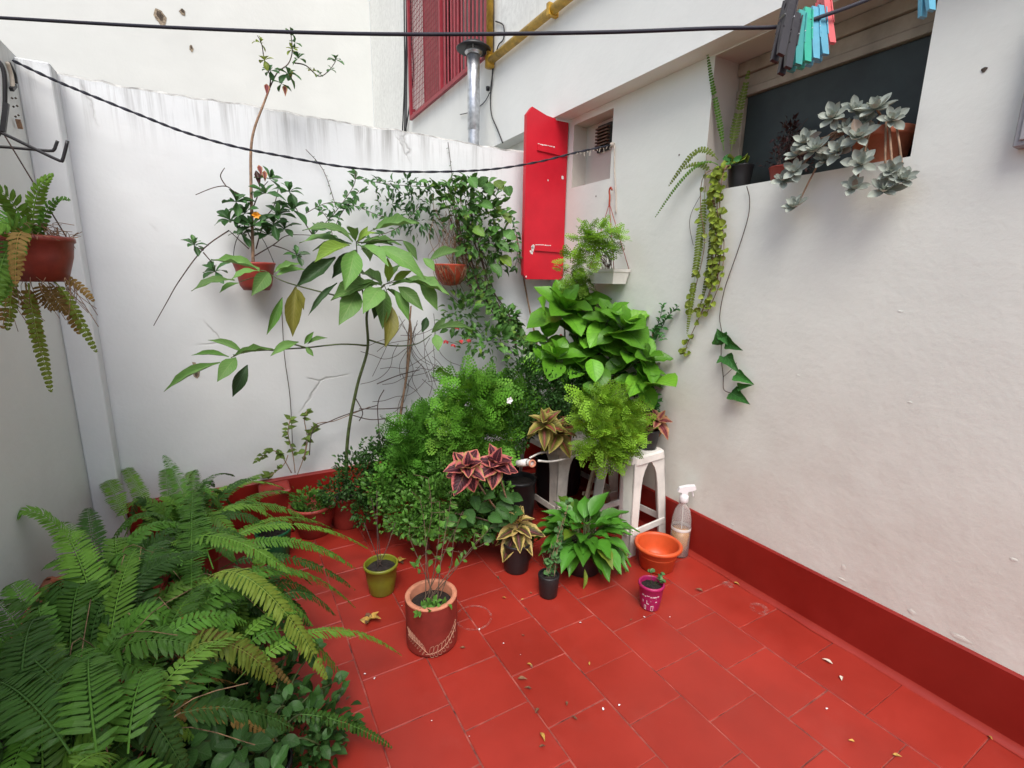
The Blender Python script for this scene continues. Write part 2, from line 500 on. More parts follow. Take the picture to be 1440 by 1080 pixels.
class MB:
    def __init__(s):
        s.v, s.f, s.uv = [], [], []

    def add(s, vs_, fs_, uvs=None):
        b = len(s.v)
        s.v += [Vector(v) for v in vs_]
        s.uv += uvs if uvs else [(0.5, 0.5)] * len(vs_)
        s.f += [tuple(i + b for i in f) for f in fs_]
        return s

    def box(s, a, b, M4=None, bev=0.0):
        x0, y0, z0 = a
        x1, y1, z1 = b
        if bev:
            e = bev
            vs_, fs_ = [], []
            # chamfered box: 24 vertices
            idx = {}
            for ix, X in ((0, x0), (1, x1)):
                for iy, Y in ((0, y0), (1, y1)):
                    for iz, Z in ((0, z0), (1, z1)):
                        sx, sy, sz = (1, -1)[ix] * e, (1, -1)[iy] * e, (1, -1)[iz] * e
                        for k, p in enumerate(((X, Y + sy, Z + sz), (X + sx, Y, Z + sz), (X + sx, Y + sy, Z))):
                            idx[ix, iy, iz, k] = len(vs_)
                            vs_.append(p)
            for k, ax in ((0, 0), (1, 1), (2, 2)):
                for side in (0, 1):
                    q = []
                    for (p_, r_) in ((0, 0), (1, 0), (1, 1), (0, 1)):
                        c = [0, 0, 0]
                        o2 = [i for i in range(3) if i != ax]
                        c[ax] = side
                        c[o2[0]] = p_
                        c[o2[1]] = r_
                        q.append(idx[c[0], c[1], c[2], k])
                    fs_.append(tuple(q))
            for ax in range(3):
                o2 = [i for i in range(3) if i != ax]
                for p_ in (0, 1):
                    for r_ in (0, 1):
                        c0, c1 = [0, 0, 0], [0, 0, 0]
                        c0[o2[0]] = c1[o2[0]] = p_
                        c0[o2[1]] = c1[o2[1]] = r_
                        c0[ax], c1[ax] = 0, 1
                        fs_.append((idx[(*c0, o2[0])], idx[(*c1, o2[0])], idx[(*c1, o2[1])], idx[(*c0, o2[1])]))
            for ix in (0, 1):
                for iy in (0, 1):
                    for iz in (0, 1):
                        fs_.append((idx[ix, iy, iz, 0], idx[ix, iy, iz, 1], idx[ix, iy, iz, 2]))
        else:
            vs_ = [(x0, y0, z0), (x1, y0, z0), (x1, y1, z0), (x0, y1, z0), (x0, y0, z1), (x1, y0, z1), (x1, y1, z1), (x0, y1, z1)]
            fs_ = [(0, 3, 2, 1), (4, 5, 6, 7), (0, 1, 5, 4), (1, 2, 6, 5), (2, 3, 7, 6), (3, 0, 4, 7)]
        if M4 is not None:
            vs_ = [M4 @ Vector(v) for v in vs_]
        return s.add(vs_, fs_)

    def bar(s, a, b, wx, wy, hint=Vector((0, 0, 1)), bev=0.0):
        a, b = Vector(a), Vector(b)
        z = (b - a)
        L = z.length
        z.normalize()
        x = hint.cross(z)
        if x.length < 1e-4:
            x = Vector((1, 0, 0)).cross(z)
        x.normalize()
        y = z.cross(x)
        m = Matrix(((x.x, y.x, z.x, a.x), (x.y, y.y, z.y, a.y), (x.z, y.z, z.z, a.z), (0, 0, 0, 1)))
        return s.box((-wx / 2, -wy / 2, 0), (wx / 2, wy / 2, L), m, bev)

    def tube(s, pts, r, sides=6, sub=4, cap=True):
        pts = smooth(pts, sub)
        n = len(pts)
        rr = [r(i / (n - 1)) if callable(r) else r for i in range(n)]
        fr = frames(pts)
        b = len(s.v)
        for p, (tn, nx, ny), q in zip(pts, fr, rr):
            for k in range(sides):
                a = 2 * PI * k / sides
                s.v.append(p + nx * (q * math.cos(a)) + ny * (q * math.sin(a)))
                s.uv.append((0.5, 0.5))
        for i in range(n - 1):
            for k in range(sides):
                k2 = (k + 1) % sides
                s.f.append((b + i * sides + k, b + i * sides + k2, b + (i + 1) * sides + k2, b + (i + 1) * sides + k))
        if cap:
            s.f.append(tuple(b + k for k in reversed(range(sides))))
            s.f.append(tuple(b + (n - 1) * sides + k for k in range(sides)))
        return s

    def lathe(s, prof, c, sides=32, M4=None, jit=0.0):
        b = len(s.v)
        c = Vector(c)
        for (r_, z_) in prof:
            for k in range(sides):
                a = 2 * PI * k / sides
                v = Vector((r_ * math.cos(a), r_ * math.sin(a), z_))
                if jit:
                    v *= 1 + jit * math.sin(3 * a + z_ * 20)
                if M4 is not None:
                    v = M4 @ v
                s.v.append(c + v)
                s.uv.append((0.5, 0.5))
        for i in range(len(prof) - 1):
            for k in range(sides):
                k2 = (k + 1) % sides
                s.f.append((b + i * sides + k, b + i * sides + k2, b + (i + 1) * sides + k2, b + (i + 1) * sides + k))
        return s

    def build(s, name, mat, parent=None, smooth_=False, rnd=None):
        me = bpy.data.meshes.new(name)
        me.from_pydata([tuple(v) for v in s.v], [], s.f)
        uvl = me.uv_layers.new(name='UVMap')
        li = np.empty(len(me.loops), dtype=np.int32)
        me.loops.foreach_get('vertex_index', li)
        uva = np.array(s.uv, dtype=np.float32)[li]
        uvl.data.foreach_set('uv', uva.ravel())
        if smooth_:
            me.polygons.foreach_set('use_smooth', [True] * len(me.polygons))
        me.materials.append(mat)
        me.validate()
        o = bpy.data.objects.new(name, me)
        return link(o, parent)


def smooth(pts, sub):
    pts = [Vector(p) for p in pts]
    if sub <= 1 or len(pts) < 3:
        return pts
    out = []
    n = len(pts)
    for i in range(n - 1):
        p0, p1, p2, p3 = pts[max(0, i - 1)], pts[i], pts[i + 1], pts[min(n - 1, i + 2)]
        for k in range(sub):
            t = k / sub
            out.append(0.5 * ((2 * p1) + (p2 - p0) * t + (2 * p0 - 5 * p1 + 4 * p2 - p3) * t * t + (3 * p1 - p0 - 3 * p2 + p3) * t ** 3))
    out.append(pts[-1])
    return out


def frames(pts):
    n = len(pts)
    res = []
    prev = None
    for i in range(n):
        tn = (pts[min(n - 1, i + 1)] - pts[max(0, i - 1)])
        tn = tn.normalized() if tn.length > 1e-9 else Vector((0, 0, 1))
        if prev is None:
            h = Vector((0, 0, 1)) if abs(tn.z) < 0.9 else Vector((1, 0, 0))
            nx = h.cross(tn).normalized()
        else:
            nx = (prev - tn * prev.dot(tn))
            nx = nx.normalized() if nx.length > 1e-6 else tn.orthogonal().normalized()
        prev = nx
        res.append((tn, nx, tn.cross(nx)))
    return res


def jitv(a):
    return Vector((random.uniform(-a, a), random.uniform(-a, a), random.uniform(-a, a)))


# ---- leaves -------------------------------------------------------
def leafgeo(prof, arch=0.12, fold=0.15, ripple=0.0, rn=7, seg=4, curl=0.0):
    vs_, uvs, fs_ = [], [], []
    for i in range(rn + 1):
        t = i / rn
        k = t * (len(prof) - 1)
        j = min(int(k), len(prof) - 2)
        wv = prof[j] * (1 - (k - j)) + prof[j + 1] * (k - j)
        for q in range(seg + 1):
            s = -1 + 2 * q / seg
            z = arch * math.sin(PI * t) + fold * (s * s) * wv * 0.5 + ripple * math.sin(t * 17 + s * 2) * abs(s) - curl * (abs(s) ** 2) * wv
            vs_.append((s * wv * 0.5, t, z))
            uvs.append((0.5 + 0.5 * s, t))
    for i in range(rn):
        for q in range(seg):
            a = i * (seg + 1) + q
            fs_.append((a, a + 1, a + seg + 2, a + seg + 1))
    return vs_, fs_, uvs


PROF = {
    'avocado': [0.05, 0.46, 0.80, 1.0, 0.98, 0.74, 0.36, 0.02],
    'hydrangea': [0.12, 0.66, 0.94, 1.0, 0.96, 0.80, 0.48, 0.02],
    'spath': [0.06, 0.62, 0.96, 1.0, 0.84, 0.58, 0.26, 0.01],
    'coleus': [0.2, 0.84, 1.0, 0.97, 0.84, 0.62, 0.32, 0.02],
    'obov': [0.08, 0.30, 0.55, 0.80, 1.0, 0.98, 0.70, 0.10],
    'round': [0.3, 0.88, 1.0, 1.0, 0.96, 0.80, 0.52, 0.05],
    'ivy': [0.30, 1.0, 0.96, 0.66, 0.52, 0.38, 0.18, 0.01],
    'lance': [0.10, 0.60, 1.0, 0.95, 0.75, 0.50, 0.25, 0.01],
    'ghost': [0.45, 0.62, 0.80, 0.95, 1.0, 0.92, 0.58, 0.03],
}
LM = {}


def leafmesh(shape, mat, k=0):
    key = (shape, mat, k)
    if key in LM:
        return LM[key]
    arch = (0.08, 0.13, 0.04)[k % 3]
    fold = (0.22, 0.10, 0.30)[k % 3]
    rip = 0.014 if shape in ('avocado', 'spath', 'coleus', 'hydrangea') else 0.006
    if shape == 'ghost':
        arch, fold, rip = -0.10, 0.30, 0
    vs_, fs_, uvs = leafgeo(PROF[shape], arch, fold, rip * (1 + k))
    me = bpy.data.meshes.new('leaf_' + shape)
    me.from_pydata(vs_, [], fs_)
    uvl = me.uv_layers.new(name='UVMap')
    for l in me.loops:
        uvl.data[l.index].uv = uvs[l.vertex_index]
    me.polygons.foreach_set('use_smooth', [True] * len(me.polygons))
    me.materials.append(M[mat])
    LM[key] = me
    return me


def leafmat4(base, tip, width, nrm):
    y = Vector(tip) - Vector(base)
    L = y.length
    yn = y / L
    z = Vector(nrm) - yn * yn.dot(Vector(nrm))
    if z.length < 1e-4:
        z = yn.orthogonal()
    z.normalize()
    x = yn.cross(z)
    return Matrix(((x.x * width, yn.x * L, z.x * L, base[0]), (x.y * width, yn.y * L, z.y * L, base[1]),
                   (x.z * width, yn.z * L, z.z * L, base[2]), (0, 0, 0, 1)))


def leaf(parent, base, tip, width, nrm, shape, mat, k=None, name='leaf'):
    k = random.randrange(3) if k is None else k
    o = bpy.data.objects.new(name, leafmesh(shape, mat, k))
    return link(o, parent, leafmat4(Vector(base), Vector(tip), width, nrm))


def rosette(parent, c, axis, n, L, ratio, shape, mat, e0=70, e1=-5, decussate=True, sc0=0.5, jit=12, gap=0.0, stalk=0.0, petiole=None):
    """leaves round an axis: the inner ones upright and small, the outer ones large and spreading"""
    ax = Vector(axis).normalized()
    a = ax.orthogonal().normalized()
    b = ax.cross(a)
    ph = random.uniform(0, 6.28)
    outs = []
    for i in range(n):
        t = i / max(1, n - 1)
        if decussate:
            ang = ph + (i // 2) * (PI / 2) + (i % 2) * PI + rad(random.uniform(-jit, jit))
        else:
            ang = ph + i * 2.39996 + rad(random.uniform(-jit, jit))
        el = rad(e0 + (e1 - e0) * t + random.uniform(-jit, jit))
        d = (a * math.cos(ang) + b * math.sin(ang)) * math.cos(el) + ax * math.sin(el)
        ln = L * (sc0 + (1 - sc0) * min(1, t * 1.6)) * random.uniform(0.88, 1.1)
        base = Vector(c) - ax * (gap * t) + d * stalk
        tip = base + d * ln
        nrm = ax * math.cos(el) - (a * math.cos(ang) + b * math.sin(ang)) * math.sin(el)
        outs.append(leaf(parent, base, tip, ln * ratio * random.uniform(0.9, 1.1), nrm + jitv(0.15), shape, mat))
    return outs


# ---- merged small foliage ----------------------------------------
def template(prof='small'):
    if prof == 'small':      # five-vertex folded leaflet
        v = [(0, 0, 0), (0.5, 0.5, 0.10), (0, 1, 0), (-0.5, 0.5, 0.10), (0, 0.5, 0.0)]
        return v, [(0, 1, 4), (1, 2, 4), (2, 3, 4), (3, 0, 4)], [(0.5, 0), (1, 0.5), (0.5, 1), (0, 0.5), (0.5, 0.5)]
    if prof == 'oval':
        v, f, u = leafgeo([0.1, 0.75, 1.0, 0.85, 0.5, 0.02], 0.1, 0.25, 0, 4, 2)
        return v, f, u
    if prof == 'obov':
        v, f, u = leafgeo([0.08, 0.4, 0.75, 1.0, 0.85, 0.1], 0.1, 0.25, 0, 4, 2)
        return v, f, u
    if prof == 'lance':
        v, f, u = leafgeo([0.08, 0.8, 1.0, 0.6, 0.02], 0.12, 0.2, 0, 4, 2)
        return v, f, u
    if prof == 'spray':      # lacy, twice divided frond tip
        v, f, u = [], [], []
        for i in range(6):
            t = 0.12 + 0.84 * i / 5
            for sd_ in (-1, 1):
                bl = 0.42 * (1 - t) ** 0.7 * (0.75 + 0.25 * math.sin(t * 3)) + 0.04
                dx, dy = sd_ * 0.80, 0.60
                m = max(1, int(3 * bl / 0.4))
                for j in range(m + 1):
                    q = 0.2 + 0.8 * j / m
                    cx, cy = dx * bl * q, t + dy * bl * q
                    cz = -0.25 * (cy ** 2) * 0.6 + 0.04 * math.sin(j * 2.1 + i)
                    for sgn in ((-1, 1) if j < m else (0,)):
                        w_, l_ = 0.060, 0.150
                        ax_, ay_ = (dx * 0.5 + sgn * dy * 0.85, dy * 0.5 - sgn * dx * 0.85)
                        nn = math.hypot(ax_, ay_)
                        ax_, ay_ = ax_ / nn, ay_ / nn
                        b = len(v)
                        v += [(cx, cy, cz), (cx + ax_ * l_ * .5 - ay_ * w_, cy + ay_ * l_ * .5 + ax_ * w_, cz + .015),
                              (cx + ax_ * l_, cy + ay_ * l_, cz), (cx + ax_ * l_ * .5 + ay_ * w_, cy + ay_ * l_ * .5 - ax_ * w_, cz + .015)]
                        f.append((b, b + 1, b + 2, b + 3))
                        u += [(0.5, 0), (1, 0.5), (0.5, 1), (0, 0.5)]
        return v, f, u


TP = {k: template(k) for k in ('small', 'oval', 'obov', 'lance', 'spray')}


def merged(name, tp, mats, mat, parent, stuff=True):
    v, f, u = TP[tp]
    mats = np.array([[list(r_) for r_ in m] for m in mats], dtype=np.float64)
    V = np.array(v)
    n, k = len(mats), len(V)
    Vh = np.concatenate([V, np.ones((k, 1))], 1)
    P = np.einsum('nij,kj->nki', mats, Vh)[:, :, :3].reshape(-1, 3)
    lt = np.array([len(q) for q in f], dtype=np.int32)
    li = np.array([i for q in f for i in q], dtype=np.int32)
    me = bpy.data.meshes.new(name)
    me.vertices.add(n * k)
    me.vertices.foreach_set('co', P.ravel())
    L = (li[None, :] + (np.arange(n) * k)[:, None]).ravel()
    me.loops.add(len(L))
    me.loops.foreach_set('vertex_index', L.astype(np.int32))
    LT = np.tile(lt, n)
    me.polygons.add(len(LT))
    me.polygons.foreach_set('loop_start', np.concatenate([[0], np.cumsum(LT)[:-1]]).astype(np.int32))
    me.polygons.foreach_set('loop_total', LT.astype(np.int32))
    me.polygons.foreach_set('use_smooth', np.ones(len(LT), dtype=bool))
    me.update(calc_edges=True)
    uvl = me.uv_layers.new(name='UVMap')
    uvl.data.foreach_set('uv', np.tile(np.array(u, dtype=np.float32)[li], (n, 1)).ravel())
    at = me.attributes.new('rnd', 'FLOAT', 'POINT')
    at.data.foreach_set('value', np.repeat(rng.random(n), k).astype(np.float32))
    me.materials.append(M[mat])
    me.validate()
    o = bpy.data.objects.new(name, me)
    link(o, parent)
    if stuff:
        o['kind'] = 'stuff'
    return o


def blob(u, v, Y, ru, rv, rd=None):
    c = onY(u, v, Y)
    s = px(c)
    return (c, Vector((ru * s, (rd if rd else (ru + rv) / 2) * s, rv * s)))


def blob_mats(blobs, n, size, ratio=0.5, up=0.5, jit=0.5, fill=0.55, droop=0.0, zmin=None, ymax=None, xmax=None):
    """leaf matrices spread through uneven ellipsoids, denser near the skin and pointing outward"""
    out = []
    tot = sum(r.x * r.z for c, r in blobs)
    for c, r in blobs:
        m = int(n * r.x * r.z / tot)
        lumps = [Vector(rng.normal(size=3)).normalized() for _ in range(9)]
        for _ in range(m):
            d = Vector(rng.normal(size=3)).normalized()
            if d.y > 0.45 and random.random() < 0.75:
                d.y = -d.y
            bumpy = 0.68 + 0.40 * max(max(0.0, d.dot(l)) ** 6 for l in lumps)
            q = bumpy * (fill + (1 - fill) * random.random() ** 0.6) * random.uniform(0.94, 1.08)
            if random.random() < 0.07:
                q *= random.uniform(1.1, 1.35)
            p = c + Vector((d.x * r.x, d.y * r.y, d.z * r.z)) * q
            if zmin is not None and p.z < zmin:
                continue
            if ymax is not None and p.y > ymax:
                continue
            if xmax is not None and p.x > xmax:
                continue
            g = (d + Vector((0, 0, up - droop)) + jitv(jit)).normalized()
            L = size * random.uniform(0.65, 1.25)
            nr = d * 0.35 + Vector((0, -0.2, 0.9)) + jitv(jit)
            out.append(leafmat4(p, p + g * L, L * ratio, nr))
    return out


def along_mats(curves, step, size, ratio=0.45, spread=0.8, up=0.2, nrm=Vector((0, -0.8, 0.6)), jit=0.4):
    out = []
    for pts in curves:
        pts = smooth(pts, 6)
        acc = 0
        for i in range(1, len(pts)):
            seg = pts[i] - pts[i - 1]
            acc += seg.length
            while acc > step:
                acc -= step
                t = seg.normalized()
                sd_ = t.cross(nrm).normalized() * random.choice((-1, 1))
                g = (t * random.uniform(0.1, 0.8) + sd_ * spread + Vector((0, 0, up)) + jitv(jit)).normalized()
                L = size * random.uniform(0.6, 1.2)
                p = pts[i - 1] + seg * random.random()
                out.append(leafmat4(p, p + g * L, L * ratio, nrm + jitv(0.5)))
    return out


def stems(parent, curves, r, mat, name='stem', sides=5, each=False):
    if each:
        return [MB().tube(c, r, sides).build(name, M[mat], parent, True) for c in curves]
    mb = MB()
    for c in curves:
        mb.tube(c, r, sides)
    return mb.build(name, M[mat], parent, True)


def frond(parent, P0, P1, P2, P3, W, mat, n=None, up=Vector((0, 0, 1)), start=0.08, pw=0.85, name='frond', droop=0.25, taper=0.6):
    """one pinnate frond along a cubic curve"""
    P0, P1, P2, P3 = [Vector(p) for p in (P0, P1, P2, P3)]
    m = 14
    cv = [P0 * (1 - t) ** 3 + P1 * 3 * t * (1 - t) ** 2 + P2 * 3 * t * t * (1 - t) + P3 * t ** 3 for t in [i / m for i in range(m + 1)]]
    Ls = [0]
    for i in range(m):
        Ls.append(Ls[-1] + (cv[i + 1] - cv[i]).length)
    L = Ls[-1]
    n = n or max(10, int(L / 0.0112))
    mb = MB()
    mb.tube(cv, lambda t: 0.0016 * (1 - 0.7 * t), 4, 1)
    roll = random.uniform(-0.25, 0.25)
    for i in range(n):
        t = start + (1 - start) * (i + 0.5) / n
        s = t * L
        j = next((q for q in range(m) if Ls[q + 1] >= s), m - 1)
        k = (s - Ls[j]) / max(1e-6, Ls[j + 1] - Ls[j])
        p = cv[j] * (1 - k) + cv[j + 1] * k
        tn = (cv[j + 1] - cv[j]).normalized()
        sd_ = tn.cross(up + Vector((0.0, -0.15, 0)))
        if sd_.length < 0.15:
            sd_ = tn.cross(Vector((0, -1, 0.3)))
        sd_.normalize()
        nr = sd_.cross(tn).normalized()
        sd_ = (sd_ * math.cos(roll) + nr * math.sin(roll)).normalized()
        nr = sd_.cross(tn)
        prof = min(1.0, 0.45 + (t - start) / 0.22) * (1 - t ** 3.2) ** taper
        wl = W * prof * random.uniform(0.9, 1.06)
        if random.random() < 0.03:
            continue
        hw = (1 - start) * L / n * pw * 0.5
        for sg in (-1, 1):
            fa = 0.28 + 0.55 * t + random.uniform(-0.08, 0.08)
            d = (sd_ * sg * math.cos(fa) + tn * math.sin(fa)).normalized()
            dd = droop * random.uniform(0.6, 1.3)
            e = nr.cross(d)
            tip = p + d * wl - nr * wl * dd
            mid = p + d * wl * 0.5 - nr * wl * dd * 0.22
            a0 = p + d * wl * 0.06
            tw = nr * hw * random.uniform(-0.5, 0.5)
            m2 = p + d * wl * 0.82 - nr * wl * dd * 0.62
            v = [a0 - e * hw * 0.55, a0 + e * hw * 0.95, mid + e * hw + tw, m2 + e * hw * 0.72, tip, m2 - e * hw * 0.72, mid - e * hw - tw]
            mb.add(v, [(0, 1, 2, 6), (6, 2, 3, 5), (5, 3, 4)], [(0.3, 0), (0.7, 0), (0.9, .5), (.8, .8), (.5, 1), (.2, .8), (.1, .5)])
    return mb.build(name, M[mat], parent)


def pot_profile(r0, r1, h, t=0.006, rim=0.0, rimh=0.02):
    """outer wall bottom -> top, lip, inner wall"""
    p = [(0.0, 0.0), (r0 * 0.96, 0.0), (r0, 0.004)]
    if rim:
        p += [(r0 + (r1 - r0) * 0.5, h * 0.5), (r1 - rim, h - rimh), (r1, h - rimh + 0.003), (r1, h - 0.003), (r1 - 0.003, h)]
    else:
        p += [(r0 + (r1 - r0) * 0.5, h * 0.5), (r1, h - 0.003), (r1 - 0.002, h)]
    p += [(r1 - t, h), (r1 - t - 0.001, h - 0.006), (r0 - t, 0.01), (0.0, 0.01)]
    return p


def pot(parent, c, r0, r1, h, mat, rim=0.0, rimh=0.02, soil=0.85, sides=36, t=0.006, name='pot'):
    c = Vector(c)
    b = MB().lathe(pot_profile(r0, r1, h, t, rim, rimh), c, sides).build(name, M[mat], parent, True)
    if soil:
        rs = r0 + (r1 - r0) * soil - t - 0.0005 - (rim * 0.5 if rim else 0)
        mb = MB()
        rings = [(0.0, 0.004), (rs * 0.4, 0.006), (rs * 0.75, 0.002), (rs, -0.003)]
        ss = 20
        vs_ = []
        for q, (r_, z_) in enumerate(rings):
            for k in range(ss):
                a = 2 * PI * k / ss
                vs_.append(c + Vector((r_ * math.cos(a), r_ * math.sin(a), h * soil + z_ + random.uniform(-.003, .003) * (q > 0))))
        fs_ = [(i * ss + k, i * ss + (k + 1) % ss, (i + 1) * ss + (k + 1) % ss, (i + 1) * ss + k) for i in range(3) for k in range(ss)]
        mb.add(vs_, fs_).build('soil', M['soil'], parent, True)
    return b

# ================================================================== SETTING
def structure(o):
    o['kind'] = 'structure'
    return o


g = structure(MB().add([(-60, -60, -0.06), (60, -60, -0.06), (60, 60, -0.06), (-60, 60, -0.06)], [(0, 1, 2, 3)]).build('ground', M['earth']))

# patio floor: mortar bed and single painted tiles in running bond
fl = MB()
fl.box((XL - 0.05, -2.2, -0.055), (XR + 0.03, YB + 0.02, -0.0018))
floor = structure(fl.build('patio_floor', M['grout']))
tile_cache = {}


def tile(x0, x1, y0, y1):
    w_, l_ = x1 - x0 - 0.0024, y1 - y0 - 0.0014
    key = (round(w_, 3), round(l_, 3))
    if key not in tile_cache:
        me_o = MB().box((-w_ / 2, -l_ / 2, -0.02), (w_ / 2, l_ / 2, 0.0), None, 0.0020)
        o = me_o.build('tile', M['floor_red'], floor)
        tile_cache[key] = o.data
        COL.objects.unlink(o)
        bpy.data.objects.remove(o)
    o = bpy.data.objects.new('tile', tile_cache[key])
    m = Matrix.Translation(Vector(((x0 + x1) / 2, (y0 + y1) / 2, random.uniform(-0.0012, 0.0008))))
    m = m @ Matrix.Rotation(random.gauss(0, 0.0035), 4, 'X') @ Matrix.Rotation(random.gauss(0, 0.0035), 4, 'Y') @ Matrix.Rotation(random.gauss(0, 0.003), 4, 'Z')
    link(o, floor, m)


xs = [0.4366 + 0.1993 * k for k in range(-5, 6)] + [1.672]
xs[0] = XL + 0.004
for ci in range(len(xs) - 1):
    y = 0.978 - 0.197 * 7 + (0.0985 if ci % 2 == (5 % 2 + 1) % 2 else 0.0)
    while y < YB - 0.03:
        y1 = min(y + 0.197, YB - 0.012)
        if y1 - y > 0.02:
            tile(xs[ci], xs[ci + 1], y, y1)
        y += 0.197


def wall_x(mb, X, y0, y1, z0, z1, holes, thick, hd):
    ys = sorted({y0, y1, *[h[0] for h in holes], *[h[1] for h in holes]})
    zs = sorted({z0, z1, *[h[2] for h in holes], *[h[3] for h in holes]})
    for i in range(len(ys) - 1):
        for j in range(len(zs) - 1):
            cy, cz = (ys[i] + ys[i + 1]) / 2, (zs[j] + zs[j + 1]) / 2
            if any(h[0] < cy < h[1] and h[2] < cz < h[3] for h in holes):
                continue
            mb.add([(X, ys[i], zs[j]), (X, ys[i + 1], zs[j]), (X, ys[i + 1], zs[j + 1]), (X, ys[i], zs[j + 1])], [(0, 3, 2, 1)])
    B = X + thick
    mb.add([(X, y0, z0), (B, y0, z0), (B, y0, z1), (X, y0, z1)], [(0, 1, 2, 3)])
    mb.add([(X, y1, z0), (B, y1, z0), (B, y1, z1), (X, y1, z1)], [(3, 2, 1, 0)])
    mb.add([(B, y0, z0), (B, y1, z0), (B, y1, z1), (B, y0, z1)], [(0, 1, 2, 3)])
    if z1 > 4:
        mb.add([(X, y0, z1), (B, y0, z1), (B, y1, z1), (X, y1, z1)], [(0, 1, 2, 3)])
    mb.add([(X, y0, z0), (B, y0, z0), (B, y1, z0), (X, y1, z0)], [(3, 2, 1, 0)])
    return mb


def reveal(h, X, d):
    ya, yb, za, zb = h
    m = MB()
    D = X + d
    m.add([(X, ya, za), (D, ya, za), (D, ya, zb), (X, ya, zb)], [(0, 1, 2, 3)])
    m.add([(X, yb, za), (D, yb, za), (D, yb, zb), (X, yb, zb)], [(3, 2, 1, 0)])
    m.add([(X, ya, za), (D, ya, za), (D, yb, za), (X, yb, za)], [(3, 2, 1, 0)])
    m.add([(X, ya, zb), (D, ya, zb), (D, yb, zb), (X, yb, zb)], [(0, 1, 2, 3)])
    m.add([(D, ya, za), (D, yb, za), (D, yb, zb), (D, ya, zb)], [(0, 1, 2, 3)])
    return m


# ---- back wall
bwt = thing('boundary_wall', 'weathered white boundary wall with dark streaks along its top behind the plants', 'wall', (0.5, YB, 0))
mb = MB()
cop = MB()
nseg = 70
x0, x1 = XL - 0.2, 1.679
tops = []
for i in range(nseg + 1):
    X = x0 + (x1 - x0) * i / nseg
    tops.append((X, 1.867 + random.uniform(-0.005, 0.004) + 0.004 * math.sin(X * 9)))
for i in range(nseg):
    (a, za), (b, zb) = tops[i], tops[i + 1]
    mb.add([(a, YB, 0), (b, YB, 0), (b, YB, zb - 0.01), (a, YB, za - 0.01)], [(0, 1, 2, 3)])
    cop.add([(a, YB, za - 0.01), (b, YB, zb - 0.01), (b, YB + 0.012, zb), (a, YB + 0.012, za)], [(0, 1, 2, 3)])
    cop.add([(a, YB + 0.012, za), (b, YB + 0.012, zb), (b, YB + 0.15, zb), (a, YB + 0.15, za)], [(0, 1, 2, 3)])
    mb.add([(a, YB + 0.15, 0), (b, YB + 0.15, 0), (b, YB + 0.15, zb), (a, YB + 0.15, za)], [(3, 2, 1, 0)])
mb.build('wall_face', M['wall_back'], bwt)
cop.build('coping', M['coping'], bwt)
mb = MB()
mb.box((-0.462, YB - 0.028, -0.002), (1.668, YB + 0.002, 0.213), None, 0.006)
mb.build('skirting', M['skirt_red_shaded'], bwt)
# broken plaster and hook hole
mb = MB()
c = onY(275, 522, YB - 0.002)
pts = [(-0.012, 0.055), (0.006, 0.05), (0.010, 0.02), (0.022, 0.0), (0.016, -0.03), (0.004, -0.045), (-0.012, -0.03), (-0.016, 0.0), (-0.007, 0.022)]
mb.add([(c.x + a * 0.75, c.y + (0.0015 if k % 2 else 0.0), c.z + b * 0.75) for k, (a, b) in enumerate(pts)], [tuple(range(9))])
mb.build('chipped_plaster', M['bare'], bwt)
mb = MB()
mb.add([(c.x + a * 0.32, c.y - 0.002, c.z - 0.006 + b * 0.42) for a, b in pts], [tuple(range(9))])
mb.build('hole', M['stain'], bwt)

# ---- left wall with its pier
lw = thing('boundary_wall', 'shaded plain white boundary wall along the left edge with a pier in the corner', 'wall', (XL, 1.0, 0))
mb = MB()
mb.box((XL - 0.16, -2.2, 0), (XL, YB - 0.001, 1.88))
mb.build('wall_face', M['wall_left'], lw)
mb = MB()
mb.box((XL + 0.0005, 2.393, 0), (-0.462, YB - 0.0005, 1.868), None, 0.004)
mb.build('pier', M['wall_back'], lw)

# ---- house on the right: ground floor wall, overhanging upper floor
hs = thing('house', 'white rendered house wall on the right with overhanging upper floor and red skirting', 'house', (XR, 0.6, 0))
win = (0.717, 1.415, 1.525, ZS - 0.006)
nic = (1.985, 2.300, 1.668, 1.985)
mb = wall_x(MB(), XR, -2.2, 4.2, 0, ZS - 0.0005, [win, nic], 0.3, 0.16)
mb.build('ground_floor_wall', M['wall_house'], hs)
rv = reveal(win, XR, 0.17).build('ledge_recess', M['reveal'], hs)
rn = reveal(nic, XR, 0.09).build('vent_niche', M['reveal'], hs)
gw = (3.13, 4.55, 2.60, 4.6)
mb = wall_x(MB(), XU, -2.2, YN, ZS, 6.5, [gw], 0.35, 0.1)
mb.build('upper_wall', M['wall_upper'], hs)
uw = reveal(gw, XU, 0.14).build('window_recess', M['wall_upper'], hs)
mb = MB()
mb.box((XR - 0.014, -2.2, -0.002), (XR + 0.001, YB - 0.026, 0.201), None, 0.005)
mb.build('skirting', M['skirt_red_shaded'], hs)
# cove of paint where the skirting meets the floor
mb = MB()
for k in range(40):
    a, b = -0.4 + k * 0.072, -0.4 + (k + 1) * 0.072
    q0, q1 = 0.016 + 0.004 * math.sin(k * 1.7), 0.016 + 0.004 * math.sin((k + 1) * 1.7)
    if b > YB - 0.03:
        break
    mb.add([(XR - 0.013, a, 0.022), (XR - 0.013, b, 0.022), (XR - 0.019, b, 0.007), (XR - 0.019, a, 0.007), (XR - 0.016 - q1, b, 0.0012), (XR - 0.016 - q0, a, 0.0012)],
           [(0, 1, 2, 3), (3, 2, 4, 5)])
mb.build('skirting_fillet', M['floor_red'], hs, True)
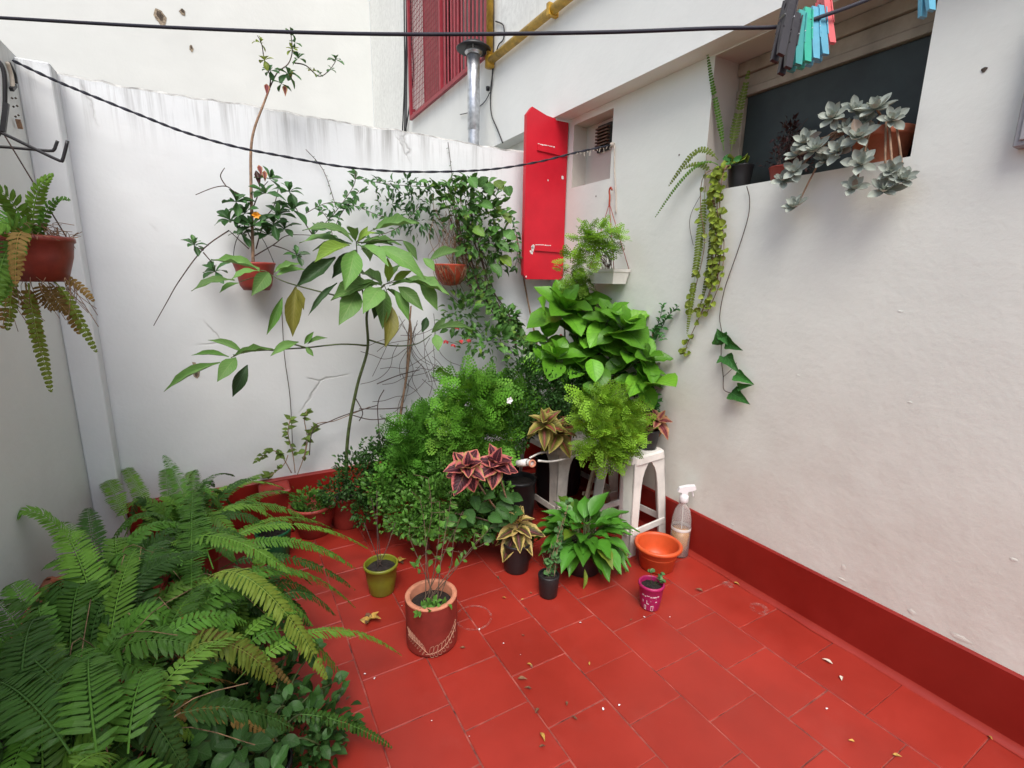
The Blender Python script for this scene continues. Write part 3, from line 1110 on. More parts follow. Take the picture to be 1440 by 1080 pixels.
# dark painted panel closing the ledge recess, boards above it
D = XR + 0.168
mb = MB()
mb.box((D - 0.012, 0.719, 1.53), (D, 1.37, 1.885))
pn = mb.build('dark_panel', M['dark_panel'], rv)
for k, (za, zb, dd) in enumerate(((1.888, 1.915, 0.03), (1.917, 1.965, 0.022), (1.967, 2.012, 0.034))):
    MB().box((D - dd, 0.719, za), (D, 1.413, zb), None, 0.002).build('board', M['beige_board'], rv)
MB().box((D - 0.03, 1.372, 1.53), (D, 1.413, 1.886), None, 0.002).build('window_post', M['beige_board'], rv)
# vent slats in the niche
for k in range(7):
    MB().box((XR + 0.058, 2.095, 1.845 + k * 0.016), (XR + 0.078, 2.19, 1.852 + k * 0.016)).build('slat', M['stem_brown'], rn)
MB().box((XR + 0.0785, 2.09, 1.835), (XR + 0.088, 2.195, 1.965)).build('vent_back', M['dark_panel'], rn)
# screw holes in the house wall
for (u_, v_, r_) in ((1384, 98, 0.006), (838, 276, 0.004), (955, 218, 0.004)):
    c = onX(u_, v_, XR - 0.0015)
    MB().add([(c.x, c.y + r_ * math.cos(a) * (1 + .3 * math.sin(3 * a)), c.z + r_ * math.sin(a)) for a in [i * PI / 5 for i in range(10)]], [tuple(range(10))]).build('hole', M['stain'], hs)
# flaked paint along the skirting and blisters in the render
for (u_, v_, sy, sz) in ((1186, 798, .010, .012), (1184, 815, .018, .005), (1282, 861, .014, .010), (1350, 897, .030, .009), (1030, 738, .012, .004), (1280, 566, .007, .003), (1123, 528, .008, .003), (1266, 438, .010, .003), (1425, 787, .010, .006)):
    c = onX(u_, v_, XR - .0012)
    ring_ = [(sy * math.cos(a) * random.uniform(.6, 1.1), sz * math.sin(a) * random.uniform(.6, 1.1)) for a in [i * PI / 5 for i in range(10)]]
    MB().add([(XR - .0004, c.y + a, c.z + b) for a, b in ring_] + [(XR - .002, c.y + sy * .1, c.z + sz * .35)], [(i, (i + 1) % 10, 10) for i in range(10)]).build('paint_blister', M['wall_house'], hs, True)
# upper window with red grille
mb = MB()
mb.box((XU + 0.10, 3.15, 2.62), (XU + 0.115, 4.53, 4.58))
mb.build('pane', M['glass_dark'], uw)
for (ya, yb) in ((3.15, 3.20), (3.80, 3.90), (4.48, 4.53)):
    MB().box((XU + 0.075, ya, 2.62), (XU + 0.0995, yb, 4.58)).build('window_frame', M['grille_red'], uw)
MB().box((XU + 0.07, 3.15, 2.605), (XU + 0.0995, 4.53, 2.66)).build('window_frame', M['grille_red'], uw)
# pleated curtain
mb = MB()
for k in range(26):
    ya, yb = 3.95 + k * 0.018, 3.95 + (k + 1) * 0.018
    xa, xb = XU + 0.05 + 0.012 * (k % 2), XU + 0.05 + 0.012 * ((k + 1) % 2)
    mb.add([(xa, ya, 2.67), (xb, yb, 2.67), (xb, yb, 4.58), (xa, ya, 4.58)], [(0, 1, 2, 3)])
mb.build('curtain', M['curtain'], uw)

gr = thing('window_grille', 'dark red iron grille with wire mesh over the upper floor window', 'grille', (XU - 0.02, 3.8, 2.58))
GX = XU - 0.03
MB().box((GX - 0.012, 3.075, 2.555), (GX + 0.012, 4.60, 2.585)).build('rail', M['grille_red'], gr)
for y in (3.09, 3.86, 4.585):
    MB().box((GX - 0.013, y - 0.015, 2.586), (GX + 0.013, y + 0.015, 4.7)).build('post', M['grille_red'], gr)
for k in range(11):
    y = 3.17 + k * 0.061
    MB().tube([(GX, y, 2.586), (GX, y, 4.7)], 0.007, 6, 1).build('bar', M['grille_red'], gr)
for y in (3.12, 4.56):
    MB().box((GX + 0.0125, y - 0.01, 2.62), (XU + 0.002, y + 0.01, 2.64)).build('bracket', M['grille_red'], gr)
mb = MB()
for k in range(18):
    y = 3.885 + k * 0.039
    mb.tube([(GX, y, 2.586), (GX, y, 4.7)], 0.0022, 4, 1)
for k in range(50):
    mb.tube([(GX, 3.876, 2.60 + k * 0.04), (GX, 4.57, 2.60 + k * 0.04)], 0.0022, 4, 1)
mb.build('wire_mesh', M['grille_red'], gr)

# ---- neighbour
nb = thing('house', 'tall pale cream blank wall of the neighbouring house beyond the boundary wall', 'house', (-1, YN, 0))
MB().box((-7, YN, 0), (XU - 0.001, YN + 0.3, 7.5)).build('wall_face', M['wall_neigh'], nb)
for (u_, v_, sx, sz) in ((225, 23, 0.05, 0.085), (257, 17, 0.03, 0.03), (269, 68, 0.022, 0.03)):
    c = onY(u_, v_, YN - 0.003)
    pp = [(c.x + sx * math.cos(a) * random.uniform(.6, 1.1), c.y, c.z + sz * math.sin(a) * random.uniform(.6, 1.1)) for a in [i * PI / 6 for i in range(12)]]
    MB().add(pp, [tuple(range(12))]).build('chipped_plaster', M['bare'], nb)
    MB().add([((p_[0] - c.x) * 0.55 + c.x, c.y - 0.003, (p_[2] - c.z) * 0.55 + c.z + 0.01) for p_ in pp], [tuple(range(12))]).build('hole', M['stain'], nb)

# ================================================================== FIXTURES
# red shutter, hinged on the house wall and standing open in the corner
sh = thing('shutter', 'bright red board shutter standing open in the corner of the two walls', 'shutter', (1.55, 2.34, 1.17))
prof = [(1.408, 1.20), (1.428, 1.176), (1.655, 1.176), (1.672, 1.19), (1.672, 2.005), (1.59, 2.005), (1.585, 2.012), (1.53, 2.018), (1.44, 2.045), (1.408, 2.005)]
mb = MB()
nn = len(prof)
mb.add([(x, 2.34, z) for x, z in prof] + [(x, 2.365, z) for x, z in prof],
       [tuple(range(nn)), tuple(reversed(range(nn, 2 * nn)))] + [(i, i + nn, (i + 1) % nn + nn, (i + 1) % nn) for i in range(nn)])
mb.build('board', M['shutter_red'], sh)
for za, zb in ((1.855, 1.845), (1.345, 1.34)):
    mb = MB().bar((1.475, 2.336, za), (1.668, 2.336, zb), 0.006, 0.030, Vector((0, 0, 1)))
    st = mb.build('hinge_strap', M['shutter_red'], sh)
    mb = MB()
    for k in range(9):
        a = 1.475 + k * 0.012 + random.uniform(0, 0.004)
        zz = za + 0.0165 + random.uniform(-.001, .001)
        mb.box((a, 2.3325, zz - 0.001 - random.uniform(0, 0.003)), (a + random.uniform(0.006, 0.011), 2.3365, zz + 0.0015))
    mb.build('chipped_edge', M['white_chip'], st)
for (x, z, s) in ((1.463, 1.335, 0.010), (1.466, 1.35, 0.013), (1.458, 1.318, 0.008), (1.45, 1.325, 0.006), (1.645, 1.725, 0.009), (1.55, 1.70, 0.004), (1.425, 1.19, 0.005)):
    MB().add([(x + s * math.cos(a) * random.uniform(.6, 1.2), 2.3388, z + 1.3 * s * math.sin(a) * random.uniform(.6, 1.2)) for a in [i * PI / 4 for i in range(8)]], [tuple(range(8))]).build('paint_chip', M['white_chip'], sh)

# flue
FB = onX(666, 197, 1.45)
fx, fy = FB.x, FB.y
ct = onX(660, 76, 1.45)
fl_ = thing('flue', 'galvanised metal flue pipe with a dark round cap rising behind the wall', 'flue', (fx, fy, 1.2))
MB().lathe([(0.036, 0), (0.036, 0.9)], (fx, fy, 1.2), 24).build('pipe', M['galv'], fl_, True)
MB().lathe([(0.0362, 0), (0.0385, 0.004), (0.0385, ct.z - 2.1 - 0.03), (0.036, ct.z - 2.1 - 0.028)], (fx, fy, 2.1), 24).build('upper_pipe', M['galv'], fl_, True)
MB().lathe([(0.042, 0), (0.055, 0.012), (0.055, 0.02), (0.042, 0.022)], (fx, fy, ct.z - 0.028), 24).build('collar', M['galv'], fl_, True)
MB().lathe([(0.0, 0.006), (0.105, -0.018), (0.108, -0.012), (0.06, 0.02), (0.0, 0.045)], (fx, fy, ct.z + 0.018), 32).build('cap', M['black_metal'], fl_, True)
for k in range(3):
    a = k * 2.1
    MB().tube([(fx + .05 * math.cos(a), fy + .05 * math.sin(a), ct.z - 0.02), (fx + .06 * math.cos(a), fy + .06 * math.sin(a), ct.z + 0.02)], 0.003, 5, 1).build('stay', M['galv'], fl_)
MB().lathe([(0.0372, 0), (0.0385, 0.003), (0.0385, 0.022), (0.0372, 0.025)], (fx, fy, 1.95), 24).build('band', M['terracotta'], fl_, True)

# yellow gas pipe
gp = thing('gas_pipe', 'yellow painted gas pipe running along the upper wall and up beside the grille', 'pipe', (XU - 0.03, 3.0, 2.51))
MB().tube([(XU - 0.032, 3.045, 2.511), (XU - 0.032, -2.1, 2.511)], 0.024, 10, 1).build('pipe', M['yellow_pipe'], gp, True)
MB().tube([(XU - 0.032, 3.045, 2.49), (XU - 0.032, 3.045, 5.2)], 0.022, 10, 1).build('riser', M['yellow_pipe'], gp, True)
MB().lathe([(0.0, -0.035), (0.03, -0.032), (0.03, 0.03), (0.0, 0.034)], (XU - 0.032, 3.045, 2.508), 14).build('elbow', M['yellow_pipe'], gp, True)
for y in (2.35, 1.2, 0.1):
    MB().box((XU - 0.06, y - 0.012, 2.484), (XU + 0.002, y + 0.012, 2.540)).build('bracket', M['yellow_pipe'], gp)


def pxcurve(pts, f):
    return [f(*q) for q in pts]


# cables
cb = thing('cable_bundle', 'bundle of thin black cables running down the wall left of the red grille', 'cable', onX(571, 178, XU - 0.02))
for k, (a, b, c_) in enumerate(((571, 570, 569), (573, 572, 571), (578, 581, 570), (568, 569, 566))):
    MB().tube([onX(a, -40, XU - 0.014), onX(a + random.uniform(-1, 1), 40, XU - 0.02), onX(b, 110, XU - 0.015), onX(c_, 186, XU - 0.02)], 0.0065, 5).build('cable', M['cable'], cb, True)
cb = thing('cable', 'thin dark cable looping down beside the yellow pipe to the boundary wall top', 'cable', onX(700, 190, XU - 0.02))
MB().tube([onX(a, b, XU - 0.008) for a, b in ((697, 30), (708, 36), (708, 55), (700, 66), (693, 100), (690, 130), (691, 160), (700, 183), (707, 201))], 0.004, 5).build('wire', M['cable'], cb, True)
MB().tube([onX(a, b, XU - 0.008) for a, b in ((694, 0), (694, 60), (692, 110), (690, 130))], 0.004, 5).build('wire', M['cable'], cb, True)
MB().tube([onX(a, b, XU - 0.010) for a, b in ((647, 161), (662, 157), (680, 145), (689, 130))], 0.003, 5).build('wire', M['cable'], cb, True)
MB().lathe([(0, -.016), (.011, -.014), (.013, .008), (0, .014)], onX(686, 124, XU - 0.012), 10).build('clamp', M['cable'], cb, True)

# clothes lines
A, B = Vector((XL, 2.371, 1.848)), Vector((XR, 1.975, 1.815))
ln = thing('clothesline', 'dark twisted clothesline sagging from the left corner to the vent niche', 'clothesline', A)
cp = [onV(u_, v_, A, B) for u_, v_ in ((18, 85), (75, 112), (130, 135), (200, 163), (260, 186), (330, 206), (400, 220), (480, 234), (560, 241), (640, 241), (700, 237), (760, 227), (812, 214), (860, 204))]
pts = smooth(cp, 14)
fr = frames(pts)
for ph in (0, PI):
    tw = [p + (nx * math.cos(i * 0.8 + ph) + ny * math.sin(i * 0.8 + ph)) * 0.0024 for i, (p, (tn, nx, ny)) in enumerate(zip(pts, fr))]
    MB().tube(tw, 0.0030, 5, 1).build('strand', M['rope'], ln, True)
c = onX(864, 204, XR - 0.01)
mb = MB()
for k in range(12):
    q = k / 11
    p = cp[-2].lerp(cp[-1], q * 1.05)
    mb.tube([p + jitv(.002), p + Vector((random.uniform(-.01, .01), -0.004, random.uniform(-0.03, -0.008)))], 0.0012, 4, 1)
mb.build('frayed_end', M['dry_white'], ln)
MB().tube([c, onX(864, 240, XR - 0.006), onX(866, 275, XR - 0.006), onX(866, 300, XR - 0.006)], 0.003, 5).build('tied_end', M['dry_white'], ln, True)
MB().lathe([(0, -.012), (.010, -.008), (.011, .006), (0, .012)], onX(861, 203, XR - 0.01), 10).build('knot', M['dry_white'], ln, True)

ln = thing('clothesline', 'taut black clothesline crossing the top of the view and carrying pegs', 'clothesline', atd(540, 48, 0.72))
top_pts = [atd(-140, 16, 0.86), atd(0, 25, 0.82), atd(270, 40, 0.77), atd(540, 48, 0.72), atd(820, 46, 0.69), atd(1000, 40, 0.67), atd(1105, 37, 0.66), atd(1165, 20, 0.66), atd(1240, -8, 0.66), atd(1420, -80, 0.66)]
d0 = (top_pts[0] - top_pts[1]).normalized()
kk = (XL + 0.004 - top_pts[0].x) / d0.x
d1 = (top_pts[-1] - top_pts[-2]).normalized()
k1 = (XU - 0.004 - top_pts[-1].x) / d1.x
full = ([top_pts[0] + d0 * kk] if kk > 0 else []) + top_pts + ([top_pts[-1] + d1 * k1] if k1 > 0 else [])
MB().tube(full, 0.0026, 7, 8).build('line', M['rope'], ln, True)


def peg(top, bottom, mat, label, facing, half=0.0055, splay=0.0):
    """spring clothes peg: two arms, wire spring"""
    top, bottom = Vector(top), Vector(bottom)
    z = (top - bottom)
    L = z.length
    z.normalize()
    y = (Vector(facing) - z * z.dot(Vector(facing))).normalized()
    x = y.cross(z)
    m = Matrix(((x.x, y.x, z.x, bottom.x), (x.y, y.y, z.y, bottom.y), (x.z, y.z, z.z, bottom.z), (0, 0, 0, 1)))
    t = thing('clothes_peg', label, 'clothes peg', top, 'pegs on the clothesline')
    for s in (-1, 1):
        mb = MB()
        o0, o1, o2 = s * (0.006 + splay), s * 0.0030, s * 0.0035
        w_ = half
        rows = [(0, o0, 0.0022), (0.22, s * (0.0045 + splay * .7), 0.0028), (0.55, s * 0.0034, 0.0030), (0.72, o1, 0.0030), (0.80, s * 0.0042, 0.0024), (0.88, o1, 0.0028), (1.0, o2, 0.0022)]
        vs_, fs_ = [], []
        for (q, o_, th) in rows:
            ww = w_ * (0.86 if q in (0, 1.0) else 1.0)
            for (a, b) in ((-ww, -th), (ww, -th), (ww, th), (-ww, th)):
                vs_.append(m @ Vector((a, o_ + b, q * L)))
        for i in range(len(rows) - 1):
            for k in range(4):
                fs_.append((i * 4 + k, i * 4 + (k + 1) % 4, i * 4 + 4 + (k + 1) % 4, i * 4 + 4 + k))
        fs_ += [(3, 2, 1, 0), tuple(len(vs_) - 4 + k for k in range(4))]
        arm = mb.add(vs_, fs_).build('arm', M[mat], t)
        # raised side ribs leaving a hollow face
        for sx in (-1, 1):
            MB().box((sx * w_ - 0.0012, s * 0.0062, 0.42 * L), (sx * w_ + 0.0004, s * 0.0078, 0.96 * L), m).build('rib', M[mat], arm)
    mb = MB()
    cc = m @ Vector((0, 0, 0.62 * L))
    mb.tube([cc + x * (half + .001) + y * .006, cc + x * (half + .0015), cc - y * .006 + x * (half + .001), cc - y * .008 - x * half, cc + y * .008 - x * half], 0.0009, 4, 2)
    mb.build('spring', M['galv'], t)
    return t


fc = Vector((-0.35, -0.9, 0.1))
peg(atd(1113, -6, 0.64), atd(1093, 82, 0.63), 'peg_black', 'black clothes peg hanging leftmost on the upper line', fc)
peg(atd(1118, 22, 0.655), atd(1103, 100, 0.645), 'peg_black', 'black clothes peg hanging lowest, beside the teal pegs', fc)
peg(atd(1124, 19, 0.66), atd(1117, 96, 0.65), 'peg_teal', 'teal clothes peg next to the black pegs', fc)
peg(atd(1132, 15, 0.665), atd(1130, 92, 0.655), 'peg_green', 'green clothes peg between the teal and blue pegs', fc)
peg(atd(1142, 14, 0.67), atd(1142, 88, 0.66), 'peg_blue', 'light blue clothes peg right of the green peg', fc)
peg(atd(1151, 12, 0.675), atd(1155, 82, 0.665), 'peg_blue', 'light blue clothes peg just left of the pink peg', fc)
peg(atd(1157, -4, 0.68), atd(1165, 66, 0.67), 'peg_pink', 'pink clothes peg at the right of the peg cluster', fc)
peg(atd(1303, -62, 0.66), atd(1303, 20, 0.655), 'peg_blue', 'pale blue clothes peg hanging alone by the house wall top', fc)

# folding airer on the left wall, mostly out of view
ar = thing('wall_airer', 'black metal wall airer with bent arms at the upper left edge', 'clothes airer', onY(0, 190, 1.42))
q = lambda u_, v_, Y=1.42: onY(u_, v_, Y)
MB().tube([q(-60, 75), q(-12, 82), q(4, 96), q(7, 130), q(5, 165), q(-3, 190), q(-40, 215)], 0.0038, 8, 6).build('frame', M['black_metal'], ar, True)
MB().tube([q(-40, 168), q(7, 189), q(48, 209), q(84, 226), q(88, 224), q(90, 218), q(95, 198)], 0.0031, 8, 3).build('arm', M['black_metal'], ar, True)
MB().tube([q(-60, 203, 1.5), q(10, 207, 1.5), q(68, 212, 1.5), q(76, 210, 1.5), q(78, 206, 1.5), q(81, 198, 1.5)], 0.0031, 8, 3).build('arm', M['black_metal'], ar, True)
MB().bar(q(4, 185), q(9, 145), 0.008, 0.008).build('hinge', M['black_metal'], ar)
hk = thing('hanging_strap', 'pale perforated strap with a dark hook hanging on the left wall', 'strap', onX(20, 85, XL + 0.01))
S = lambda u_, v_: onX(u_, v_, XL + 0.012)
MB().tube([S(10, 88), S(16, 105), S(18, 125)], 0.006, 5).build('strap', M['dry_white'], hk, True)
MB().tube([S(13, 88), S(21, 104), S(23, 117)], 0.004, 5).build('hook', M['black_metal'], hk, True)
MB().bar(S(21, 120), S(16, 126), 0.01, 0.01).build('buckle', M['black_metal'], hk)
for a, b in ((17, 138), (22, 138), (19, 150), (24, 149), (22, 164), (26, 162)):
    MB().lathe([(0, -.004), (.004, 0), (0, .004)], S(a, b), 6).build('hole', M['stain'], hk)
MB().bar(S(25, 168), S(29, 181), 0.012, 0.008).build('tab', M['stem_pale'], hk)

bx_ = thing('meter_box', 'grey metal box on the house wall at the right edge', 'box', (XR, 0.45, 1.49))
MB().box((XR - 0.035, 0.28, 1.497), (XR + 0.002, 0.497, 1.80), None, 0.003).build('case', M['grey_metal'], bx_)
MB().box((XR - 0.041, 0.292, 1.51), (XR - 0.0352, 0.486, 1.79), None, 0.002).build('door', M['grey_metal'], bx_)

# ================================================================== POTS AND SMALL THINGS ON THE FLOOR
CAMUP = Vector((-0.3, -0.75, 0.6))


def floorpt(u_, v_):
    return onZ(u_, v_, 0.001)


# terracotta cylinder pot with leaf line drawing and a thin leafed shrub
tp = Vector((0.480, 1.335, 0.001))
R_, H_ = 0.083, 0.172
t = thing('potted_shrub', 'thin leafed shrub in a wide red-brown cylinder pot with pale leaf drawing', 'potted plant', tp)
b_ = MB().lathe([(0, 0), (R_ - .006, 0), (R_ - .001, .004), (R_, .012), (R_, H_ - 0.006)], tp, 48).build('pot', M['red_brown'], t, True)
MB().lathe([(R_, H_ - 0.0058), (R_ + .0005, H_ - .002), (R_ - .002, H_), (R_ - .014, H_), (R_ - .016, H_ - .004), (R_ - .016, H_ - .05)], tp, 48).build('rim', M['terra_rim'], b_, True)
mb = MB()
mb.lathe([(0, .004), (.03, .007), (.05, .001), (R_ - .0162, -.004)], tp + Vector((0, 0, H_ - 0.03)), 24, None, 0.02).build('soil', M['soil'], t, True)
view_a = math.atan2(CAM.y - tp.y, CAM.x - tp.x)


def oncyl(a, z, e=0.0006):
    return tp + Vector(((R_ + e) * math.cos(view_a + a), (R_ + e) * math.sin(view_a + a), z))


mb = MB()
for (a0, z0, a1, z1, bow) in ((-0.15, 0.018, -1.1, 0.060, 0.012), (-0.25, 0.015, 1.15, 0.080, -0.018)):
    st_ = [oncyl(a0 + (a1 - a0) * q, z0 + (z1 - z0) * q + bow * math.sin(PI * q)) for q in [i / 10 for i in range(11)]]
    mb.tube(st_, 0.0008, 4, 1)
    for k in range(1, 9):
        q = k / 9
        a, z = a0 + (a1 - a0) * q, z0 + (z1 - z0) * q + bow * math.sin(PI * q)
        for s in (-1, 1):
            sgn = 1 if a1 > a0 else -1
            da, dz = sgn * 0.14, 0.020 * s + 0.008
            loop = []
            for w_ in range(9):
                x_ = w_ / 8
                off = 0.35 * math.sin(PI * (x_ * 2 if x_ < .5 else 2 - x_ * 2)) * (1 if x_ < .5 else -1)
                xx = x_ * 2 if x_ < .5 else 2 - 2 * x_
                loop.append(oncyl(a + da * xx - off * dz * 6, z + dz * xx + off * 0.016))
            mb.tube(loop, 0.0006, 4, 1)
mb.build('leaf_drawing', M['line_art'], t)
cur = []
for (u_, v_) in ((590, 700), (602, 672), (618, 705), (636, 690), (650, 720), (672, 762), (640, 745), (575, 752), (690, 742)):
    e = onY(u_, v_, 1.36 + random.uniform(-.05, .12))
    s0 = tp + Vector((random.uniform(-.03, .03), random.uniform(-.03, .03), H_ - .03))
    cur.append([s0, s0.lerp(e, 0.4) + jitv(.012), s0.lerp(e, 0.75) + jitv(.012), e])
stems(t, cur, lambda q: 0.0019 * (1 - .6 * q), 'stem_brown', each=True)
sub = [[p, p + Vector((random.uniform(-.05, .05), random.uniform(-.04, .03), random.uniform(-.01, .04)))] for c_ in cur for p in smooth(c_, 4)[4::2]]
sub = [[a, a.lerp(b, .5) + jitv(.004), b] for a, b in sub]
stems(t, sub, 0.0008, 'stem_brown', 'twig')['kind'] = 'stuff'
merged('foliage', 'oval', along_mats([c_[1:] for c_ in cur] + sub, 0.042, 0.025, 0.58, 0.7), 'small_mid', t)
low = [[tp + Vector((0, 0, H_ - .02)), tp + Vector((-.05 + .02 * k, -.05, H_ - .005)), tp + Vector((-.075 + .035 * k, -.075, H_ - 0.0))] for k in range(4)]
merged('ground_foliage', 'oval', along_mats(low, 0.009, 0.022, 0.6, 0.7), 'small_mid', t)

# olive pot with bare soil and thin stems
c = Vector((0.405, 1.672, 0.001))
t = thing('potted_cutting', 'olive green plastic pot of dark soil with a few bare thin stems', 'potted plant', c)
pot(t, c, 0.046, 0.064, 0.118, 'plastic_olive', 0.004, 0.014, 0.86)
cur = []
for (u_, v_) in ((522, 700), (530, 690), (556, 735), (512, 735)):
    e = onY(u_, v_, 1.70)
    s0 = c + Vector((random.uniform(-.02, .02), random.uniform(-.02, .02), 0.10))
    cur.append([s0, s0.lerp(e, .5) + jitv(.01), e])
stems(t, cur, 0.0015, 'twig', each=True)
merged('foliage', 'oval', along_mats([cur[1][1:], cur[0][1:]], 0.03, 0.022, 0.6), 'small_mid', t)

# variegated coleus in black pot on the floor
c = Vector((0.930, 1.555, 0.001))
t = thing('coleus', 'cream-edged coleus in a black pot standing on the open floor', 'potted plant', c)
pot(t, c, 0.050, 0.060, 0.125, 'plastic_black', 0.002, 0.012, 0.9)
ax = Vector((-0.15, -0.35, 1))
cc = c + Vector((0, 0, 0.205))
stems(t, [[c + Vector((0, 0, .11)), c + Vector((0.003, 0, .16)), cc]], 0.004, 'stem_pale')
rosette(t, cc, ax, 7, 0.085, 0.52, 'coleus', 'coleus_yellow', 65, 25, True, 0.6)
rosette(t, cc - Vector((0, 0, .022)), ax, 7, 0.115, 0.52, 'coleus', 'coleus_yellow', 20, -15, False, 0.9)
rosette(t, cc - Vector((0, 0, .045)), ax, 7, 0.125, 0.50, 'coleus', 'coleus_yellow', -30, -60, False, 0.9)

# small black pot with round-leaved seedling plant
c = Vector((0.952, 1.350, 0.001))
t = thing('potted_succulent', 'round-leaved seedling plant in a small black nursery pot', 'potted plant', c)
pot(t, c, 0.034, 0.041, 0.088, 'plastic_black', 0.0, 0.01, 0.88)
cur = []
for (u_, v_) in ((762, 778), (776, 765), (785, 740), (770, 790), (795, 720), (783, 785), (800, 705), (790, 760)):
    e = onY(u_, v_, 1.37 + random.uniform(-.02, .05))
    s0 = c + Vector((random.uniform(-.015, .015), random.uniform(-.015, .015), .075))
    cur.append([s0, s0.lerp(e, .5) + jitv(.008), e])
stems(t, cur, 0.0014, 'stem_pale', each=True)
M['clover'] = leafmat('round_grey_green_leaf', (0.085, 0.19, 0.065), var=0.35, rough=0.5, veins=0)
for c_ in cur:
    for q in range(7):
        p = smooth(c_, 6)[3 + int(random.random() * 10)]
        d = (Vector((random.uniform(-1, 1), random.uniform(-1, .4), random.uniform(-.1, .8)))).normalized()
        leaf(t, p, p + d * 0.024, 0.021, Vector((0, -.5, .9)) + jitv(.3), 'round', 'clover')

# peace lily
c = Vector((1.175, 1.430, 0.001))
t = thing('peace_lily', 'glossy green peace lily spreading over its low black pot on the floor', 'potted plant', c)
pot(t, c, 0.075, 0.092, 0.105, 'plastic_black', 0.003, 0.014, 0.85)
crown = c + Vector((0, 0, 0.12))
for i in range(74):
    a = i * 2.39996 + random.uniform(-.25, .25)
    tt = i / 73
    el = rad(82 - 78 * tt ** 0.8)
    hor = Vector((math.cos(a), math.sin(a), 0))
    d = hor * math.cos(el) + Vector((0, 0, math.sin(el)))
    pl = random.uniform(0.05, 0.115) * (1.15 - 0.3 * tt)
    b0 = crown + hor * 0.02
    b1 = b0 + d * pl
    L = random.uniform(0.095, 0.14)
    dd = (hor * math.cos(el - 0.75) + Vector((0, 0, math.sin(el - 0.75)))).normalized()
    tip = b1 + dd * L
    if tip.x > 1.42 or tip.x < 0.96:
        continue
    tip.z = max(tip.z, 0.02)
    nr = Vector((0, 0, 1)) * math.cos(el - .75) - hor * math.sin(el - .75)
    st_ = MB().tube([b0, b0.lerp(b1, .5) + Vector((0, 0, .008)), b1], 0.0018, 5, 3).build('petiole', M['stem_green'], t, True)
    leaf(t, b1, tip, L * random.uniform(0.46, 0.58), nr, 'spath', 'spath')
for (u_, v_, u2, v2) in ((822, 800, 818, 832), (868, 800, 870, 830), (878, 795, 880, 826)):
    leaf(t, onY(u_, v_, 1.33), onY(u2, v2, 1.32), 0.02, Vector((0, -1, .3)), 'lance', 'fern_yellow')

# orange bowl
c = Vector((1.462, 1.292, 0.001))
t = thing('bowl_planter', 'empty bright orange plastic bowl planter beside the spray bottle', 'planter', c)
MB().lathe([(0, 0), (.060, 0), (.066, .004), (.078, .10), (.084, .106), (.091, .108), (.094, .114), (.094, .122), (.090, .127), (.084, .127), (.080, .122), (.079, .116), (.072, .06), (.062, .010), (0, .010)], c, 48, Matrix.Diagonal((1.04, 1.04, .84, 1))).build('bowl', M['plastic_orange'], t, True)
MB().lathe([(.0735, .070), (.0752, .072), (.0752, .074), (.0738, .076)], c, 48, Matrix.Diagonal((1.04, 1.04, .84, 1))).build('inner_ridge', M['plastic_orange'], t, True)
s = thing('paper_scrap', 'crumpled yellow scrap lying inside the orange bowl', 'scrap', c + Vector((-.01, 0, .011)))
mb = MB()
mb.add([c + Vector(v) for v in ((-.025, -.012, .030), (.006, -.026, .034), (.022, .006, .024), (-.004, .022, .032), (-.002, -.004, .046), (.008, -.010, .018))], [(0, 1, 4), (1, 2, 4), (2, 3, 4), (3, 0, 4), (0, 1, 5), (1, 2, 5), (2, 3, 5), (3, 0, 5)])
mb.build('fold', M['yellow'], s)

# magenta pot
c = Vector((1.245, 1.115, 0.001))
t = thing('potted_seedling', 'tiny seedling in a small magenta pot with white printing', 'potted plant', c)
mpot = pot(t, c, 0.034, 0.047, 0.098, 'plastic_magenta', 0.003, 0.012, 0.86)
va = math.atan2(-c.y, -c.x)


def onmag(a, z):
    r_ = 0.034 + (0.044 - 0.034) * z / 0.086 + 0.0006
    return c + Vector((r_ * math.cos(va + a), r_ * math.sin(va + a), z))


def printq(a0, a1, z0, z1):
    MB().add([onmag(a0, z0), onmag((a0 + a1) / 2, z0), onmag(a1, z0), onmag(a1, z1), onmag((a0 + a1) / 2, z1), onmag(a0, z1)], [(0, 1, 4, 5), (1, 2, 3, 4)]).build('print', M['print_white'], mpot)


for (a0, a1, z0, z1) in ((-.75, -.55, .062, .066), (-.5, -.35, .060, .064), (-.3, -.05, .064, .067), (0.0, .15, .061, .065), (.2, .55, .060, .066), (.6, .8, .063, .067),
                         (-.30, -.24, .030, .050), (-.24, -.08, .030, .034), (.48, .54, .040, .056), (.54, .66, .040, .044), (.06, .12, .044, .052),
                         (-.55, -.34, .020, .024), (-.55, -.49, .010, .019), (-.34, -.40, .010, .019), (-.55, -.34, .005, .009), (.10, .36, .004, .026), (-.70, -.62, .034, .044)):
    printq(a0, a1, z0, z1)
MB().add([onmag(a, z) + Vector((-.0006 * math.cos(0), -.0006, 0)) for a, z in ((.15, .007), (.31, .007), (.31, .023), (.15, .023))], [(0, 1, 2, 3)]).build('print_inset', M['plastic_magenta'], mpot)
cur = []
for dx, dy, dz in ((.02, -.012, .115), (.034, -.02, .10), (-.004, .006, .14), (.036, -.006, .122), (-.03, -.01, .105)):
    s0 = c + Vector((dx * .3, dy * .3, .084))
    cur.append([s0, s0.lerp(c + Vector((dx, dy, dz)), .5) + jitv(.004), c + Vector((dx, dy, dz))])
stems(t, cur, 0.001, 'stem_green', each=True)
for c_ in cur[:4]:
    for k in range(5):
        d = Vector((random.uniform(-1, 1), random.uniform(-1, .3), random.uniform(0, .5))).normalized()
        leaf(t, c_[-1], c_[-1] + d * 0.017, 0.014, Vector((0, -.4, 1)) + jitv(.3), 'round', 'clover')

